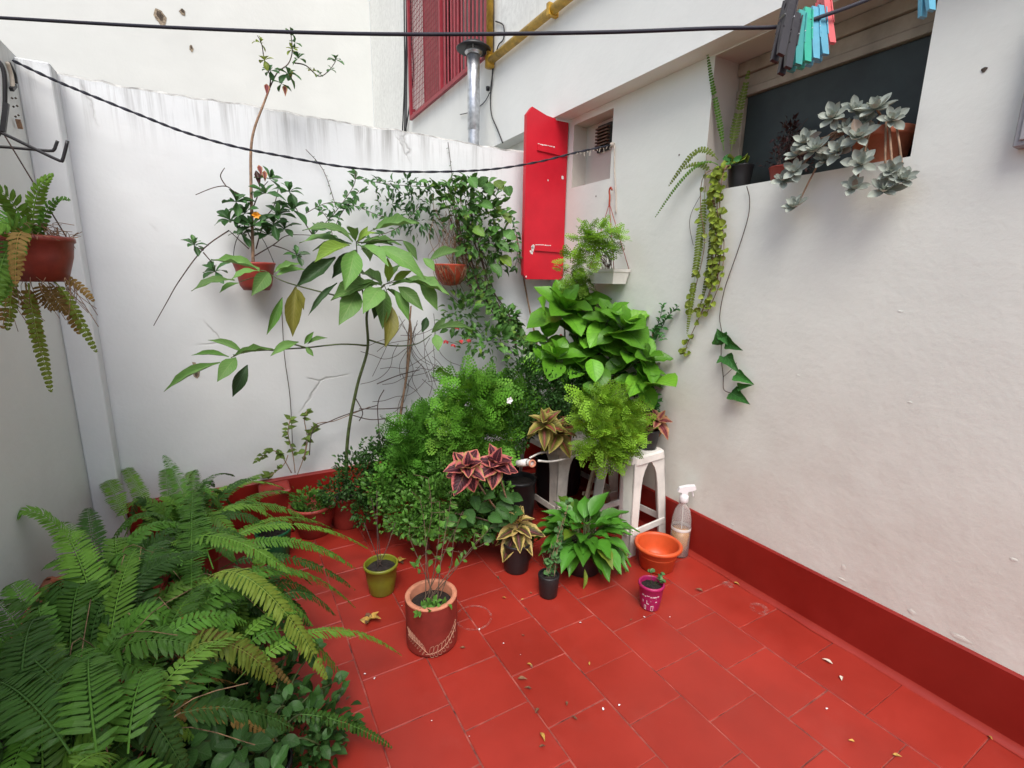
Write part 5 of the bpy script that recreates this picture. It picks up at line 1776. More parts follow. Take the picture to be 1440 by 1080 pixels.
lacy('maidenhair_fern', 'airy mid-green lacy fern mound left of the corner, above the pink coleus', [blob(672, 568, 1.92, 56, 52, 40), blob(700, 558, 1.96, 38, 28, 28), blob(640, 600, 1.90, 36, 36, 30), blob(700, 610, 1.86, 36, 26, 26), blob(652, 552, 1.96, 32, 22, 24), blob(720, 575, 1.88, 24, 30, 20)], 560, 0.084, 'lacy',
     Vector((0.93, 1.98, 0.001)), (0.075, 0.095, 0.34, 'plastic_black', 0.003, 0.015))
lacy('maidenhair_fern', 'deeper green lacy fern mound low by the back wall, beside the sapling stem', [blob(588, 640, 2.05, 44, 38, 34), blob(612, 665, 1.98, 36, 34, 28), blob(575, 610, 2.12, 34, 26, 24), blob(560, 665, 2.05, 26, 30, 22), blob(596, 600, 2.1, 28, 22, 22)], 520, 0.080, 'lacy_mid',
     Vector((0.66, 2.14, 0.001)), (0.07, 0.09, 0.2, 'red_pot', 0.003, 0.015))
lacy('asparagus_fern', 'pale lime feathery fern spilling from a dark pot on the white stool', [blob(850, 590, 1.52, 46, 38, 36), blob(832, 612, 1.48, 30, 30, 26), blob(868, 612, 1.47, 30, 34, 26), blob(845, 565, 1.56, 40, 20, 26), blob(882, 592, 1.52, 24, 30, 22), blob(855, 635, 1.46, 24, 18, 18)], 560, 0.066, 'lacy_pale',
     Vector((1.475, 1.56, 0.446)), (0.05, 0.062, 0.11, 'plastic_black', 0.003, 0.012), 0.9, 0.3)

# dark small-leaved shrub between hydrangea and lacy fern
c = Vector((1.35, 2.02, 0.402))
t = thing('myrtle', 'dark small-leaved bush in the middle of the corner group with one white flower', 'potted plant', c)
pot(t, c, 0.06, 0.08, 0.13, 'plastic_black', 0.003, 0.014, 0.85)
bl_ = [blob(760, 555, 1.86, 48, 40, 34), blob(735, 530, 1.92, 42, 38, 30), blob(800, 545, 1.84, 36, 34, 28), blob(730, 600, 1.80, 36, 36, 28), blob(700, 560, 1.95, 30, 40, 24), blob(790, 590, 1.78, 34, 34, 26)]
merged('foliage', 'oval', blob_mats(bl_, 3200, 0.021, 0.5, 0.4, 0.6, 0.15), 'small_dark', t)
stems(t, [[c + Vector((0, 0, .12)), b0.lerp(c, .3), b0 + jitv(.06)] for b0, r0_ in bl_ for _ in range(5)], 0.0016, 'twig', 'twig')['kind'] = 'stuff'
p = onY(716, 563, 1.74)
for k in range(5):
    an = k * 1.2566
    leaf(t, p, p + Vector((.016 * math.cos(an), -.004, .016 * math.sin(an))), .015, Vector((0, -1, .2)), 'round', 'petal_white', name='petal')

# creeping mass on the floor by the lacy ferns
c = Vector((0.73, 1.86, 0.001))
t = thing('trailing_groundcover', 'low trailing small-leaved plant spilling over the floor behind the cylinder pot', 'potted plant', c)
pot(t, c, 0.06, 0.08, 0.12, 'red_pot', 0.003, 0.014, 0.85)
bl_ = [blob(575, 715, 1.88, 46, 32, 34), blob(620, 700, 1.82, 50, 40, 34), blob(655, 720, 1.74, 40, 36, 30), blob(540, 690, 1.98, 34, 34, 28), blob(690, 705, 1.72, 40, 30, 28), blob(600, 740, 1.74, 40, 18, 24), blob(640, 665, 1.86, 44, 30, 28), blob(575, 735, 1.78, 40, 20, 24), blob(640, 745, 1.66, 36, 16, 22), blob(690, 740, 1.64, 30, 22, 22)]
merged('foliage', 'oval', blob_mats(bl_, 4300, 0.023, 0.58, 0.3, 0.6, 0.2, zmin=0.006), 'small_mid', t)
MB().tube([onY(640, 722, 1.70), onY(672, 728, 1.64), onY(700, 738, 1.58), onY(726, 752, 1.54)], 0.0034, 6, 5).build('branch', M['stem_brown'], t, True)
MB().tube([onY(650, 735, 1.66), onY(668, 716, 1.64), onY(688, 700, 1.62)], 0.0022, 6, 5).build('branch', M['stem_brown'], t, True)
c = Vector((0.50, 2.20, 0.001))
t = thing('dark_groundcover', 'mat of tiny dark leaves around the foot of the sapling', 'potted plant', c)
pot(t, c, 0.06, 0.085, 0.14, 'red_pot', 0.003, 0.014, 0.85)
bl_ = [blob(500, 665, 2.12, 38, 34, 28), blob(535, 645, 2.12, 34, 36, 26), blob(470, 690, 2.12, 26, 24, 22), blob(520, 695, 2.05, 34, 30, 24), blob(508, 715, 2.0, 18, 26, 18)]
merged('foliage', 'oval', blob_mats(bl_, 2300, 0.019, 0.62, 0.35, 0.6, 0.2, zmin=0.006), 'small_dark', t)
st_ = [[onY(a, b, 2.12), onY(a + random.uniform(-6, 6), b - 16, 2.12), onY(a + random.uniform(-10, 10), b - 34, 2.12)] for a, b in ((520, 650), (535, 640), (548, 640), (505, 650), (553, 655))]
merged('tip_foliage', 'oval', along_mats(st_, 0.006, 0.018, 0.6), 'small_dark', t)


# ------------------------------------------------------------------ coleus
def coleus(label, heads, c, potargs, mat, axis, sz, ratio=0.5, e=(60, -40), leaves=12, extra_leaves=None):
    t = thing('coleus', label, 'potted plant', c)
    pot(t, c, *potargs)
    for h in heads:
        MB().tube([Vector(c) + Vector((0, 0, potargs[2] * .8)), Vector(c).lerp(h, .6) + jitv(.01), h], 0.0034, 6, 4).build('stem', M['stem_pale'], t, True)
        rosette(t, h, axis, leaves, sz, ratio, 'coleus', mat, e[0], e[1], False, 0.6, 10, gap=.03)
    return t


c = Vector((0.985, 1.62, 0.001))
t = coleus('pink-margined dark coleus with two heads of leaves beside the water pipe', [onY(657, 655, 1.55), onY(697, 650, 1.55)], c, (0.05, 0.065, 0.12, 'plastic_black', 0.002, 0.012), 'coleus_pink', Vector((-.12, -.45, .85)), 0.100, 0.74, (58, -50), 15)
for k in range(26):
    a = random.uniform(0, 6.28)
    p = onY(random.uniform(640, 735), random.uniform(690, 745), 1.60 + random.uniform(-.04, .08))
    d = Vector((math.cos(a), -abs(math.sin(a)) * .6, random.uniform(-.5, .2))).normalized()
    leaf(t, p, p + d * .075, .045, CAMUP, 'hydrangea', 'broad')
c = Vector((1.335, 1.835, 0.402))
coleus('bronze and olive coleus in the middle of the plant group above the table edge', [onY(766, 594, 1.66), onY(785, 606, 1.68)], c, (0.05, 0.062, 0.115, 'terracotta', 0.003, 0.012), 'coleus_bronze', Vector((-.15, -.4, .85)), 0.112, 0.52, (62, -60), 14)
c = Vector((1.570, 1.50, 0.446))
coleus('red and salmon coleus drooping from a dark pot at the wall side of the stool', [onY(926, 590, 1.47)], c, (0.042, 0.052, 0.085, 'plastic_black', 0.002, 0.012), 'coleus_red', Vector((-.15, -.5, .6)), 0.095, 0.60, (40, -88), 16)

# bamboo stake with climber on the stool
c = Vector((1.60, 1.66, 0.446))
t = thing('staked_climber', 'dark leafy climber tied to a bamboo stake beside the house wall', 'potted plant', c)
pot(t, c, 0.04, 0.05, 0.09, 'plastic_black', 0.002, 0.012, 0.85)
s0, s1 = onX(905, 560, 1.61), onX(919, 465, 1.64)
MB().tube([c + Vector((0, 0, .05)), s0, s1], 0.0048, 7, 1).build('stake', M['bamboo'], t, True)
cl_ = [[s0 + Vector((0, -.01, -.05)), s0.lerp(s1, .4) + Vector((.01, -.01, 0)), s0.lerp(s1, .8) + Vector((-.008, -.01, 0)), s1 + Vector((.004, 0, .02))], [s1, onX(930, 462, 1.65), onX(936, 448, 1.65), onX(955, 430, 1.66)], [s1, onX(927, 452, 1.64), onX(932, 428, 1.65)], [s1, onX(926, 470, 1.62), onX(933, 478, 1.62)]]
stems(t, cl_, 0.0013, 'stem_green', each=True)
merged('top_foliage', 'lance', along_mats(cl_, 0.006, 0.030, 0.45, 0.8, 0.1), 'ivy', t)
merged('foliage', 'oval', blob_mats([blob(905, 572, 1.58, 22, 30, 20), blob(900, 540, 1.62, 16, 22, 16)], 240, 0.034, 0.6, 0.2, 0.6, 0.3, xmax=XR - .01), 'ivy', t)

# ================================================================== WINDOW LEDGE
ZL = 1.526
Rw = lambda a, b, d=0.0: onX(a, b, XR - d)
# black pot with yellow-green trailing plant and thin fern fronds
c = onX(1039, 262, XR + 0.055)
c.z = ZL
t = thing('trailing_plant', 'black pot on the ledge with a yellow-green trailer cascading down the house wall', 'potted plant', c)
pot(t, c, 0.036, 0.047, 0.085, 'plastic_black', 0.002, 0.01, 0.88)
casc = []
for k in range(11):
    o_ = random.uniform(-15, 15)
    casc.append([c + Vector((-.01, .01, .08)), Rw(1005 + o_, 240 + random.uniform(-6, 6), .02), Rw(998 + o_, 290, .03), Rw(1004 + o_, 340, .03), Rw(996 + o_ * 1.2, 395, .025), Rw(980 + o_, 440, .02)][:random.choice((3, 4, 5, 6, 6))])
casc.append([Rw(1008, 300, .02), Rw(1005, 380, .02), Rw(990, 430, .02), Rw(968, 480, .015), Rw(962, 498, .015)])
stems(t, casc, 0.0016, 'roots', each=True)
n_ = 0
for c_ in casc:
    for p in smooth(c_, 5)[4:]:
        for k in range(random.choice((0, 1, 1, 2))):
            p = p + jitv(.007)
            d = Vector((-.4 * random.random(), random.uniform(-1, 1), random.uniform(-.8, .35))).normalized()
            L = random.uniform(.018, .030)
            if n_ < 270:
                leaf(t, p, p + d * L, L * .9, Vector((-1, -.4, .4)) + jitv(.5), 'round', 'pothos')
                n_ += 1
for k in range(14):
    p = c + Vector((random.uniform(-.03, .01), random.uniform(-.06, .04), .085 + random.uniform(0, .03)))
    d = Vector((-.6, random.uniform(-1, 1), random.uniform(-.3, .6))).normalized()
    leaf(t, p, p + d * .034, .030, Vector((-1, -.4, .5)) + jitv(.4), 'round', 'pothos' if k % 3 else 'ivy')
nr_ = Vector((-0.9, -0.4, 0.2))


def wfrond(pts, W, mat, d=(.02, .03, .03, .02), **kw):
    frond(t, *[Rw(a, b, q) for (a, b), q in zip(pts, d)], W, mat, up=nr_, **kw)


wfrond(((1018, 212), (1012, 165), (1000, 120), (994, 68)), .013, 'fern_light', (-.04, -.01, .01, .02))
wfrond(((1028, 212), (1034, 175), (1045, 135), (1054, 95)), .021, 'fern_yellow', (-.05, -.08, -.09, -.09))
wfrond(((1010, 225), (985, 195), (975, 210), (940, 262)), .016, 'fern_yellow', (0, .04, .05, .06))
wfrond(((1010, 232), (985, 215), (960, 245), (921, 306)), .010, 'fern_light', (0, .04, .05, .06))
wfrond(((992, 262), (985, 340), (975, 400), (966, 470)), .019, 'fern_yellow', (.02, .035, .035, .03))
wfrond(((1000, 260), (1006, 320), (1000, 370), (985, 430)), .017, 'fern_yellow', (.02, .035, .035, .03))
wfrond(((1000, 240), (985, 228), (972, 228), (962, 238)), .014, 'fern_yellow', (.0, .03, .04, .05))
# ivy runner hanging from the same ledge
t = thing('ivy_runner', 'bare brown runner hanging from the ledge and ending in arrow-shaped green leaves', 'vine', Rw(1053, 272, .004))
MB().tube([Rw(a, b, .010) for a, b in ((1050, 262), (1054, 280), (1052, 305), (1040, 345), (1026, 385), (1018, 410), (1012, 445), (1015, 470), (1014, 500), (1017, 530), (1018, 548), (1030, 553))], 0.0017, 5, 4).build('runner', M['twig'], t, True)
MB().tube([Rw(a, b, .010) for a, b in ((985, 275), (972, 300), (970, 320), (975, 345))], 0.0011, 5, 4).build('runner', M['twig'], t, True)
MB().tube([Rw(a, b, .012) for a, b in ((1017, 530), (1028, 520), (1036, 510))], 0.0011, 5, 4).build('petiole', M['twig'], t, True)
for (a, b, a2, b2_, wr) in ((1020, 480, 1008, 462, .9), (1012, 485, 1008, 464, .8), (1022, 480, 1045, 493, .55), (1018, 503, 1007, 511, .8), (1021, 500, 1041, 526, .5), (1034, 527, 1061, 541, .5), (1028, 552, 1055, 569, .6), (1038, 545, 1060, 541, .4), (1016, 470, 1024, 486, .7)):
    A_, B_ = Rw(a, b, .012), Rw(a2, b2_, .03)
    leaf(t, A_, B_, (B_ - A_).length * wr, nr_ + jitv(.3), 'ivy', 'ivy')

# dark reddish plant
c = onX(1100, 250, XR + 0.075)
c.z = ZL
t = thing('dark_foliage_plant', 'dwindling dark red-brown plant in shade on the ledge before the dark panel', 'potted plant', c)
MB().lathe([(0, 0), (.034, 0), (.046, .05), (.048, .052), (.046, .054), (.04, .04), (0, .04)], c, 24).build('pot', M['red_pot'], t, True)
bl_ = [(c + Vector((0, 0, .09)), Vector((.05, .10, .07))), (c + Vector((.02, .02, .17)), Vector((.03, .05, .06))), (c + Vector((-.02, -.06, .05)), Vector((.03, .06, .04)))]
merged('foliage', 'oval', blob_mats(bl_, 420, 0.017, 0.5, 0.2, 0.6, 0.1, xmax=XR + .15), 'brownleaf', t)
stems(t, [[c + Vector((0, 0, .04)), c + Vector((.01, random.uniform(-.06, .06), .1)), c + Vector((.02, random.uniform(-.08, .08), random.uniform(.12, .22)))] for _ in range(12)], 0.0011, 'twig', 'twig')['kind'] = 'stuff'

# ghost plant in terracotta pot
c = onX(1236, 228, XR + 0.075)
c.z = ZL
t = thing('ghost_plant', 'grey-leaved rosette succulent sprawling out of a terracotta pot on the ledge', 'potted plant', c)
MB().lathe([(0, 0), (.058, 0), (.062, .004), (.076, .075), (.080, .076), (.082, .080), (.082, .098), (.079, .101), (.074, .101), (.072, .095), (.06, .02), (0, .02)], c, 40).build('pot', M['terracotta'], t, True)
MB().lathe([(0, .004), (.035, .004), (.071, -.002)], c + Vector((0, 0, .088)), 24).build('soil', M['soil'], t, True)
pc = c + Vector((0, 0, .09))
GH = [(1172, 165, 20, .04), (1202, 155, 17, .01), (1232, 153, 22, .02), (1255, 168, 17, .03), (1207, 192, 22, .05), (1180, 213, 19, .05), (1147, 210, 19, .05), (1132, 200, 18, .04), (1123, 217, 18, .05), (1118, 240, 17, .06), (1102, 254, 16, .06), (1210, 230, 21, .05), (1201, 264, 18, .05), (1243, 268, 22, .05), (1270, 252, 18, .04), (1254, 240, 17, .05), (1118, 290, 17, .05), (1215, 172, 15, .02), (1190, 180, 14, .02), (1160, 225, 15, .04)]
for (a, b, s, off) in GH:
    cc = Rw(a, b, off + .01)
    mid = pc.lerp(cc, .5)
    mid.z = max(pc.z + .015, mid.z + .01) if cc.z < pc.z + .02 else mid.z + .01
    mid.x = min(mid.x, XR - .015) if cc.z < ZL + .02 else mid.x
    stm = MB().tube([pc + Vector((-.02, random.uniform(-.03, .03), -.005)), mid, cc + Vector((.006, 0, -.002))], 0.0030, 6, 5).build('stem', M['stem_pale'], t, True)
    ax = Vector((-.75, -.35, .55)) + jitv(.35)
    rosette(stm, cc, ax, 13, s * px(cc) * 1.18, 0.54, 'ghost', 'ghost', 72, 0, False, 0.5, 9)

# ================================================================== WHITE HANGING PLANTER ON THE HOUSE WALL
c = Vector((1.620, 1.885, 1.160))
t = thing('hanging_planter', 'white hanging trough planter on the house wall with feathery green plant', 'hanging plant', c)
mb = MB()
w0, w1, d0_, d1_, h = .080, .096, .040, .052, .070
rings = []
for (a, b, z) in ((w0, d0_, 0), (w1 - .004, d1_ - .003, h - .016), (w1, d1_, h - .014), (w1 + .002, d1_ + .002, h), (w1 - .005, d1_ - .005, h), (w1 - .007, d1_ - .007, h - .02)):
    rings.append([c + Vector((x * b, y * a, z)) for x, y in ((-1, -1), (1, -1), (1, 1), (-1, 1))])
vv = [p for r4 in rings for p in r4]
mb.add(vv, [(3, 2, 1, 0), (20, 21, 22, 23)] + [(i * 4 + k, i * 4 + (k + 1) % 4, i * 4 + 4 + (k + 1) % 4, i * 4 + 4 + k) for i in range(5) for k in range(4)])
mb.build('trough', M['plastic_white'], t)
hkp = Vector((1.655, 1.955, 1.62))
hkp = onX(858, 268, XR - .02)
for (dx, dy) in ((-.047, -.09), (-.047, .09), (.047, -.09)):
    MB().tube([c + Vector((dx, dy, h)), hkp - Vector((0, 0, .06))], 0.0018, 5, 1).build('cord', M['red_pot'], t, True)
MB().tube([hkp - Vector((0, 0, .075)), hkp - Vector((0, 0, .03)), hkp + Vector((0, .006, .0)), hkp + Vector((0, -.004, .014)), hkp + Vector((0, -.014, .0))], 0.0045, 6, 4).build('hook', M['orange_basket'], t, True)
sp = [blob(838, 330, 1.80, 30, 12, 14), blob(822, 340, 1.82, 20, 14, 12), blob(855, 335, 1.78, 18, 12, 12), blob(840, 350, 1.80, 22, 10, 14)]
merged('foliage', 'spray', blob_mats(sp, 130, 0.058, 1.0, 0.1, 0.5, 0.3, 0.2, xmax=XR - .01), 'lacy_pale', t)
stems(t, [[c + Vector((0, random.uniform(-.03, .05), .06)), c + Vector((-.01, random.uniform(-.04, .06), .12)), b0 + jitv(.03)] for b0, r0_ in sp for _ in range(5)], 0.0014, 'stem_brown', 'stem')['kind'] = 'stuff'
t = thing('feathery_plant', 'yellow-green feathery plant hanging in the corner under the red shutter', 'hanging plant', onY(805, 395, 2.1))
sp = [blob(808, 372, 2.08, 22, 14, 14), blob(800, 388, 2.06, 22, 14, 14), blob(812, 400, 2.02, 18, 16, 12), blob(822, 385, 2.02, 14, 20, 12), blob(795, 400, 2.06, 12, 12, 10)]
merged('foliage', 'spray', blob_mats(sp, 150, 0.060, 0.9, 0.0, 0.5, 0.2, 0.3, xmax=XR - .01), 'lacy_pale', t)
MB().tube([onY(812, 400, 2.06), onY(805, 385, 2.08), onY(790, 378, 2.2), onY(782, 372, 2.34)], 0.002, 5, 4).build('stem', M['stem_pale'], t, True)

# ================================================================== HANGING FERN AT THE LEFT
c = onY(57, 396, 1.5)
t = thing('hanging_fern', 'fern in a reddish hanging pot by the left wall, with yellowing fronds trailing', 'hanging plant', c)
MB().lathe([(0, 0), (.040, .0), (.050, .006), (.064, .055), (.068, .085), (.072, .088), (.072, .096), (.068, .099), (.064, .097), (.055, .04), (0, .04)], c, 32).build('pot', M['maroon_pot'], t, True)
for (u_, v_) in ((-30, 160), (-18, 150), (-40, 170)):
    e = onY(u_, v_, 1.5 + random.uniform(-.04, .04))
    MB().tube([c + Vector((.068 * (-1 if u_ < -25 else .9), random.uniform(-.03, .03), .09)), e], 0.0014, 5, 1).build('cord', M['twig'], t, True)
mb = MB()
rts = []
for k in range(60):
    a = random.uniform(0, 6.28)
    r_ = random.uniform(.02, .07)
    p = c + Vector((r_ * math.cos(a), r_ * math.sin(a), .095))
    rts.append([p, p + Vector((random.uniform(-.02, .03), random.uniform(-.03, .01), random.uniform(.0, .03))), p + Vector((random.uniform(-.02, .04), random.uniform(-.04, .01), random.uniform(-.03, .03)))])
for k in range(36):
    a = random.uniform(0, 6.28)
    p = c + Vector((.055 * math.cos(a), .055 * math.sin(a), .01))
    rts.append([p, p + Vector((random.uniform(-.01, .02), random.uniform(-.02, .01), -.03)), p + Vector((random.uniform(-.02, .05), random.uniform(-.03, .01), random.uniform(-.12, -.05)))])
stems(t, rts, 0.0007, 'roots', 'roots', 4)['kind'] = 'stuff'
pc = c + Vector((0, 0, .09))
vn = Vector((0.2, -0.8, 0.5))


def hf(pts, W, mat, Y=1.47, dy=-.03):
    frond(t, *[onY(a, b, Y + dy * k) for k, (a, b) in enumerate(pts)], W, mat, up=vn)


hf(((40, 350), (30, 300), (20, 270), (-20, 262)), .030, 'fern_light')
hf(((45, 345), (45, 290), (50, 255), (75, 245)), .022, 'fern_light')
hf(((50, 345), (60, 300), (75, 268), (98, 282)), .012, 'fern')
hf(((35, 350), (20, 310), (5, 300), (-25, 330)), .028, 'fern_light', 1.40)
hf(((40, 350), (25, 330), (10, 350), (5, 420)), .022, 'fern', 1.42)
hf(((35, 350), (15, 330), (0, 350), (-10, 440)), .024, 'fern_light', 1.40)
hf(((38, 345), (20, 290), (-5, 290), (-30, 360)), .026, 'fern', 1.42)
hf(((42, 345), (30, 310), (20, 320), (22, 400)), .020, 'fern_dry', 1.38)
hf(((40, 398), (42, 430), (52, 470), (72, 552)), .017, 'fern_yellow', 1.46, 0)
hf(((36, 398), (38, 425), (48, 455), (58, 500)), .018, 'fern_dry', 1.47, 0)
hf(((75, 395), (95, 410), (105, 440), (136, 496)), .015, 'fern_yellow', 1.48, 0)
hf(((70, 398), (80, 405), (95, 420), (112, 470)), .020, 'fern_dry', 1.49, 0)
hf(((80, 390), (100, 392), (115, 402), (132, 424)), .013, 'fern_dry', 1.50, 0)
hf(((60, 400), (70, 410), (82, 425), (95, 440)), .022, 'fern_dry', 1.47, 0)
hf(((15, 395), (8, 420), (6, 440), (4, 462)), .018, 'fern_dry', 1.45, 0)
hf(((20, 390), (14, 410), (16, 430), (10, 465)), .016, 'fern_yellow', 1.45, 0)
hf(((55, 398), (58, 412), (66, 425), (78, 436)), .020, 'fern_dry', 1.44, 0)

# ================================================================== BIG FERNS
c = Vector((-0.42, 1.28, 0.001))
t = thing('boston_fern', 'huge arching fern overflowing a terracotta trough along the left wall', 'fern', c)
mb = MB()
for (a, b) in (((-.538, .72, .001), (-.525, 1.74, .285)), ((-.305, .72, .001), (-.292, 1.74, .285)), ((-.5245, .72, .001), (-.3055, .733, .285)), ((-.5245, 1.727, .001), (-.3055, 1.74, .285)), ((-.5245, .7335, .001), (-.3055, 1.7265, .012))):
    mb.box(a, b)
tr_ = mb.build('trough', M['terracotta'], t)
tr_['kind'] = 'stuff'
for (a, b) in (((-.525, .71, .292), (-.525, 1.75, .292)), ((-.300, .71, .292), (-.300, 1.75, .292)), ((-.53, .725, .292), (-.295, .725, .292)), ((-.53, 1.735, .292), (-.295, 1.735, .292))):
    MB().tube([a, b], 0.017, 10, 1).build('rim', M['terracotta'], tr_, True)
MB().box((-.524, .735, .2), (-.306, 1.725, .262)).build('soil', M['soil'], t)


def arch(parent, P0, az, L, rise, reach, fall, W, mat, **kw):
    h_ = Vector((math.cos(az), math.sin(az), 0))
    P0 = Vector(P0)
    P3 = P0 + h_ * (L * reach) + Vector((0, 0, L * fall))
    if P3.x < XL + .05:
        k_ = (XL + .05 - P0.x) / (P3.x - P0.x)
        h_ = Vector((h_.x * max(.05, k_), h_.y, 0))
        P3 = P0 + h_ * (L * reach) + Vector((0, 0, L * max(fall, .35)))
    P3.z = max(P3.z, .03)
    P1 = P0 + h_ * (L * .18) + Vector((0, 0, L * rise * .7))
    P2 = P0 + h_ * (L * reach * .62) + Vector((0, 0, L * rise))
    return frond(parent, P0, P1, P2, P3, W, mat, **kw)


FM = ['fern', 'fern', 'fern', 'fern_light', 'fern_dark', 'fern_dark']
for (cx, cy, cz, n, L0) in ((-.36, 1.22, .28, 26, .46), (-.36, 1.58, .28, 26, .44), (-.34, .92, .28, 22, .42), (-.33, 1.40, .24, 22, .40)):
    for k in range(n):
        az = k * 2.39996 + random.uniform(-.3, .3)
        q = k / n
        if math.cos(az) < -.3 and cy > 1.3:
            continue
        L = L0 * random.uniform(.75, 1.15)
        arch(t, (cx + random.uniform(-.05, .05), cy + random.uniform(-.10, .10), cz), az, L, random.uniform(.45, .75) * (1 - .35 * q), random.uniform(.65, .95) * (.6 + .4 * q), random.uniform(-.1, .55) * (1 - q), random.uniform(.034, .05), random.choice(FM))


def kf(b, tp_, rise, W, mat, **kw):
    """frond from base pixel/height to tip pixel/height"""
    P0, P3 = onZ(*b), onZ(*tp_)
    d = P3 - P0
    frond(t, P0, P0 + d * .3 + Vector((0, 0, rise)), P0 + d * .7 + Vector((0, 0, rise * .9)), P3, W, mat, **kw)


for k in range(9):
    arch(t, (-.36 + random.uniform(-.05, .08), random.uniform(.9, 1.65), .27), random.uniform(-1.2, 1.4), random.uniform(.3, .42), .35, .9, -.15, .026, 'fern_dry')
for k in range(26):
    p = Vector((-.33 + random.uniform(-.08, .08), random.uniform(.85, 1.68), .265))
    a = random.uniform(-1.4, 1.6)
    h_ = Vector((math.cos(a), math.sin(a), 0)) * random.uniform(.12, .3)
    MB().tube([p, p + h_ * .5 + Vector((0, 0, random.uniform(.08, .2))), p + h_ + Vector((0, 0, random.uniform(-.05, .2)))], 0.0011, 4, 4).build('dead_stalk', M['roots'], t, True)
kf((150, 905, .36), (83, 735, .52), .10, .050, 'fern_light')
kf((150, 940, .36), (193, 770, .50), .06, .042, 'fern_light')
kf((200, 1000, .42), (345, 893, .40), .05, .038, 'fern_light')
kf((215, 915, .42), (347, 876, .38), .06, .034, 'fern')
kf((290, 815, .42), (460, 955, .20), .16, .044, 'fern_yellow')
kf((230, 770, .40), (408, 806, .34), .10, .044, 'fern_light')
kf((240, 790, .38), (350, 760, .36), .08, .044, 'fern')
kf((120, 1010, .46), (-10, 905, .46), .06, .050, 'fern_dark')
kf((100, 1060, .48), (-20, 960, .46), .06, .050, 'fern_dark')
kf((140, 1090, .46), (130, 930, .46), .10, .048, 'fern')
kf((100, 1085, .52), (165, 1062, .46), .02, .032, 'fern_light')
kf((185, 900, .36), (235, 760, .46), .08, .048, 'fern_dark')
kf((210, 960, .36), (290, 820, .42), .06, .046, 'fern')
kf((300, 800, .40), (230, 640, .46), .06, .042, 'fern')
kf((270, 850, .38), (275, 660, .44), .08, .046, 'fern')
kf((30, 1000, .46), (60, 870, .46), .08, .046, 'fern_dark')
kf((180, 1060, .44), (215, 940, .46), .06, .044, 'fern')
kf((240, 1000, .40), (330, 930, .36), .05, .040, 'fern_dark')
kf((250, 880, .36), (400, 840, .30), .08, .042, 'fern')
kf((330, 960, .26), (565, 922, .03), .16, .032, 'fern_light')
kf((330, 930, .26), (490, 965, .04), .18, .036, 'fern')
kf((380, 1010, .16), (552, 1052, .02), .06, .020, 'fern')
kf((300, 840, .34), (500, 855, .06), .16, .036, 'fern')
kf((250, 930, .40), (390, 960, .30), .10, .040, 'fern_yellow')
kf((260, 860, .36), (440, 880, .20), .16, .040, 'fern')
kf((340, 900, .3), (420, 860, .28), .04, .028, 'fern_light')
kf((110, 780, .36), (12, 738, .50), .12, .040, 'fern_light')
kf((60, 960, .4), (-10, 850, .45), .08, .045, 'fern')
kf((170, 860, .36), (60, 800, .46), .10, .045, 'fern')

c = Vector((-0.22, 2.02, 0.001))
t = thing('boston_fern', 'smaller upright fern in a red pot in the back left corner', 'fern', c)
pot(t, c, 0.08, 0.105, 0.2, 'red_pot', 0.004, 0.018, 0.88)
for k in range(26):
    q = k / 26
    arch(t, c + Vector((random.uniform(-.05, .05), random.uniform(-.05, .05), .18)), k * 2.39996, random.uniform(.30, .44), random.uniform(.5, .85) * (1 - .3 * q), random.uniform(.5, 1.0) * (.5 + .5 * q), random.uniform(.2, .7) * (1 - q), random.uniform(.030, .042), random.choice(FM + ['fern_light', 'fern_light']))
kf((180, 740, .25), (125, 645, .34), .10, .040, 'fern_light')
kf((215, 735, .25), (158, 636, .36), .08, .034, 'fern_light')
kf((240, 720, .25), (232, 634, .32), .08, .038, 'fern')
kf((255, 720, .25), (283, 626, .32), .04, .030, 'fern_light')
kf((270, 720, .25), (405, 690, .20), .12, .038, 'fern_light')
kf((280, 740, .25), (440, 735, .14), .12, .040, 'fern_light')
kf((300, 770, .25), (518, 772, .05), .14, .034, 'fern_light')
kf((300, 790, .22), (500, 800, .04), .14, .032, 'fern')
kf((260, 720, .25), (330, 670, .26), .10, .030, 'fern')
kf((290, 740, .25), (395, 720, .2), .10, .036, 'fern')
kf((270, 750, .25), (380, 745, .22), .10, .038, 'fern_dark')
kf((300, 745, .24), (430, 700, .12), .12, .034, 'fern')
kf((310, 770, .24), (470, 745, .05), .12, .034, 'fern_light')
kf((250, 760, .26), (330, 790, .28), .10, .040, 'fern')
kf((310, 800, .24), (500, 830, .03), .12, .032, 'fern_dark')
kf((280, 725, .25), (415, 668, .14), .10, .030, 'fern_light')

c = Vector((-0.08, 1.46, 0.001))
t = thing('boston_fern', 'low spreading fern in a dark pot filling the gap in front of the trough', 'fern', c)
pot(t, c, 0.075, 0.095, 0.17, 'plastic_black', 0.004, 0.018, 0.88)
for k in range(40):
    q = k / 40
    arch(t, c + Vector((random.uniform(-.05, .05), random.uniform(-.05, .05), .15)), k * 2.39996, random.uniform(.26, .40), random.uniform(.45, .85) * (1 - .45 * q), random.uniform(.6, 1.0) * (.5 + .5 * q), random.uniform(-.1, .5) * (1 - q), random.uniform(.030, .042), random.choice(['fern', 'fern', 'fern_dark', 'fern_dark', 'fern_light']))
merged('dark_backing_foliage', 'oval', blob_mats([(Vector((-.10, 1.25, .10)), Vector((.20, .22, .13))), (Vector((-.12, 1.6, .10)), Vector((.18, .22, .12)))], 1500, 0.034, 0.55, 0.3, 0.6, 0.1, zmin=.008), 'small_dark', t)  # dark leaf mass added as backing so gaps between fronds go dark

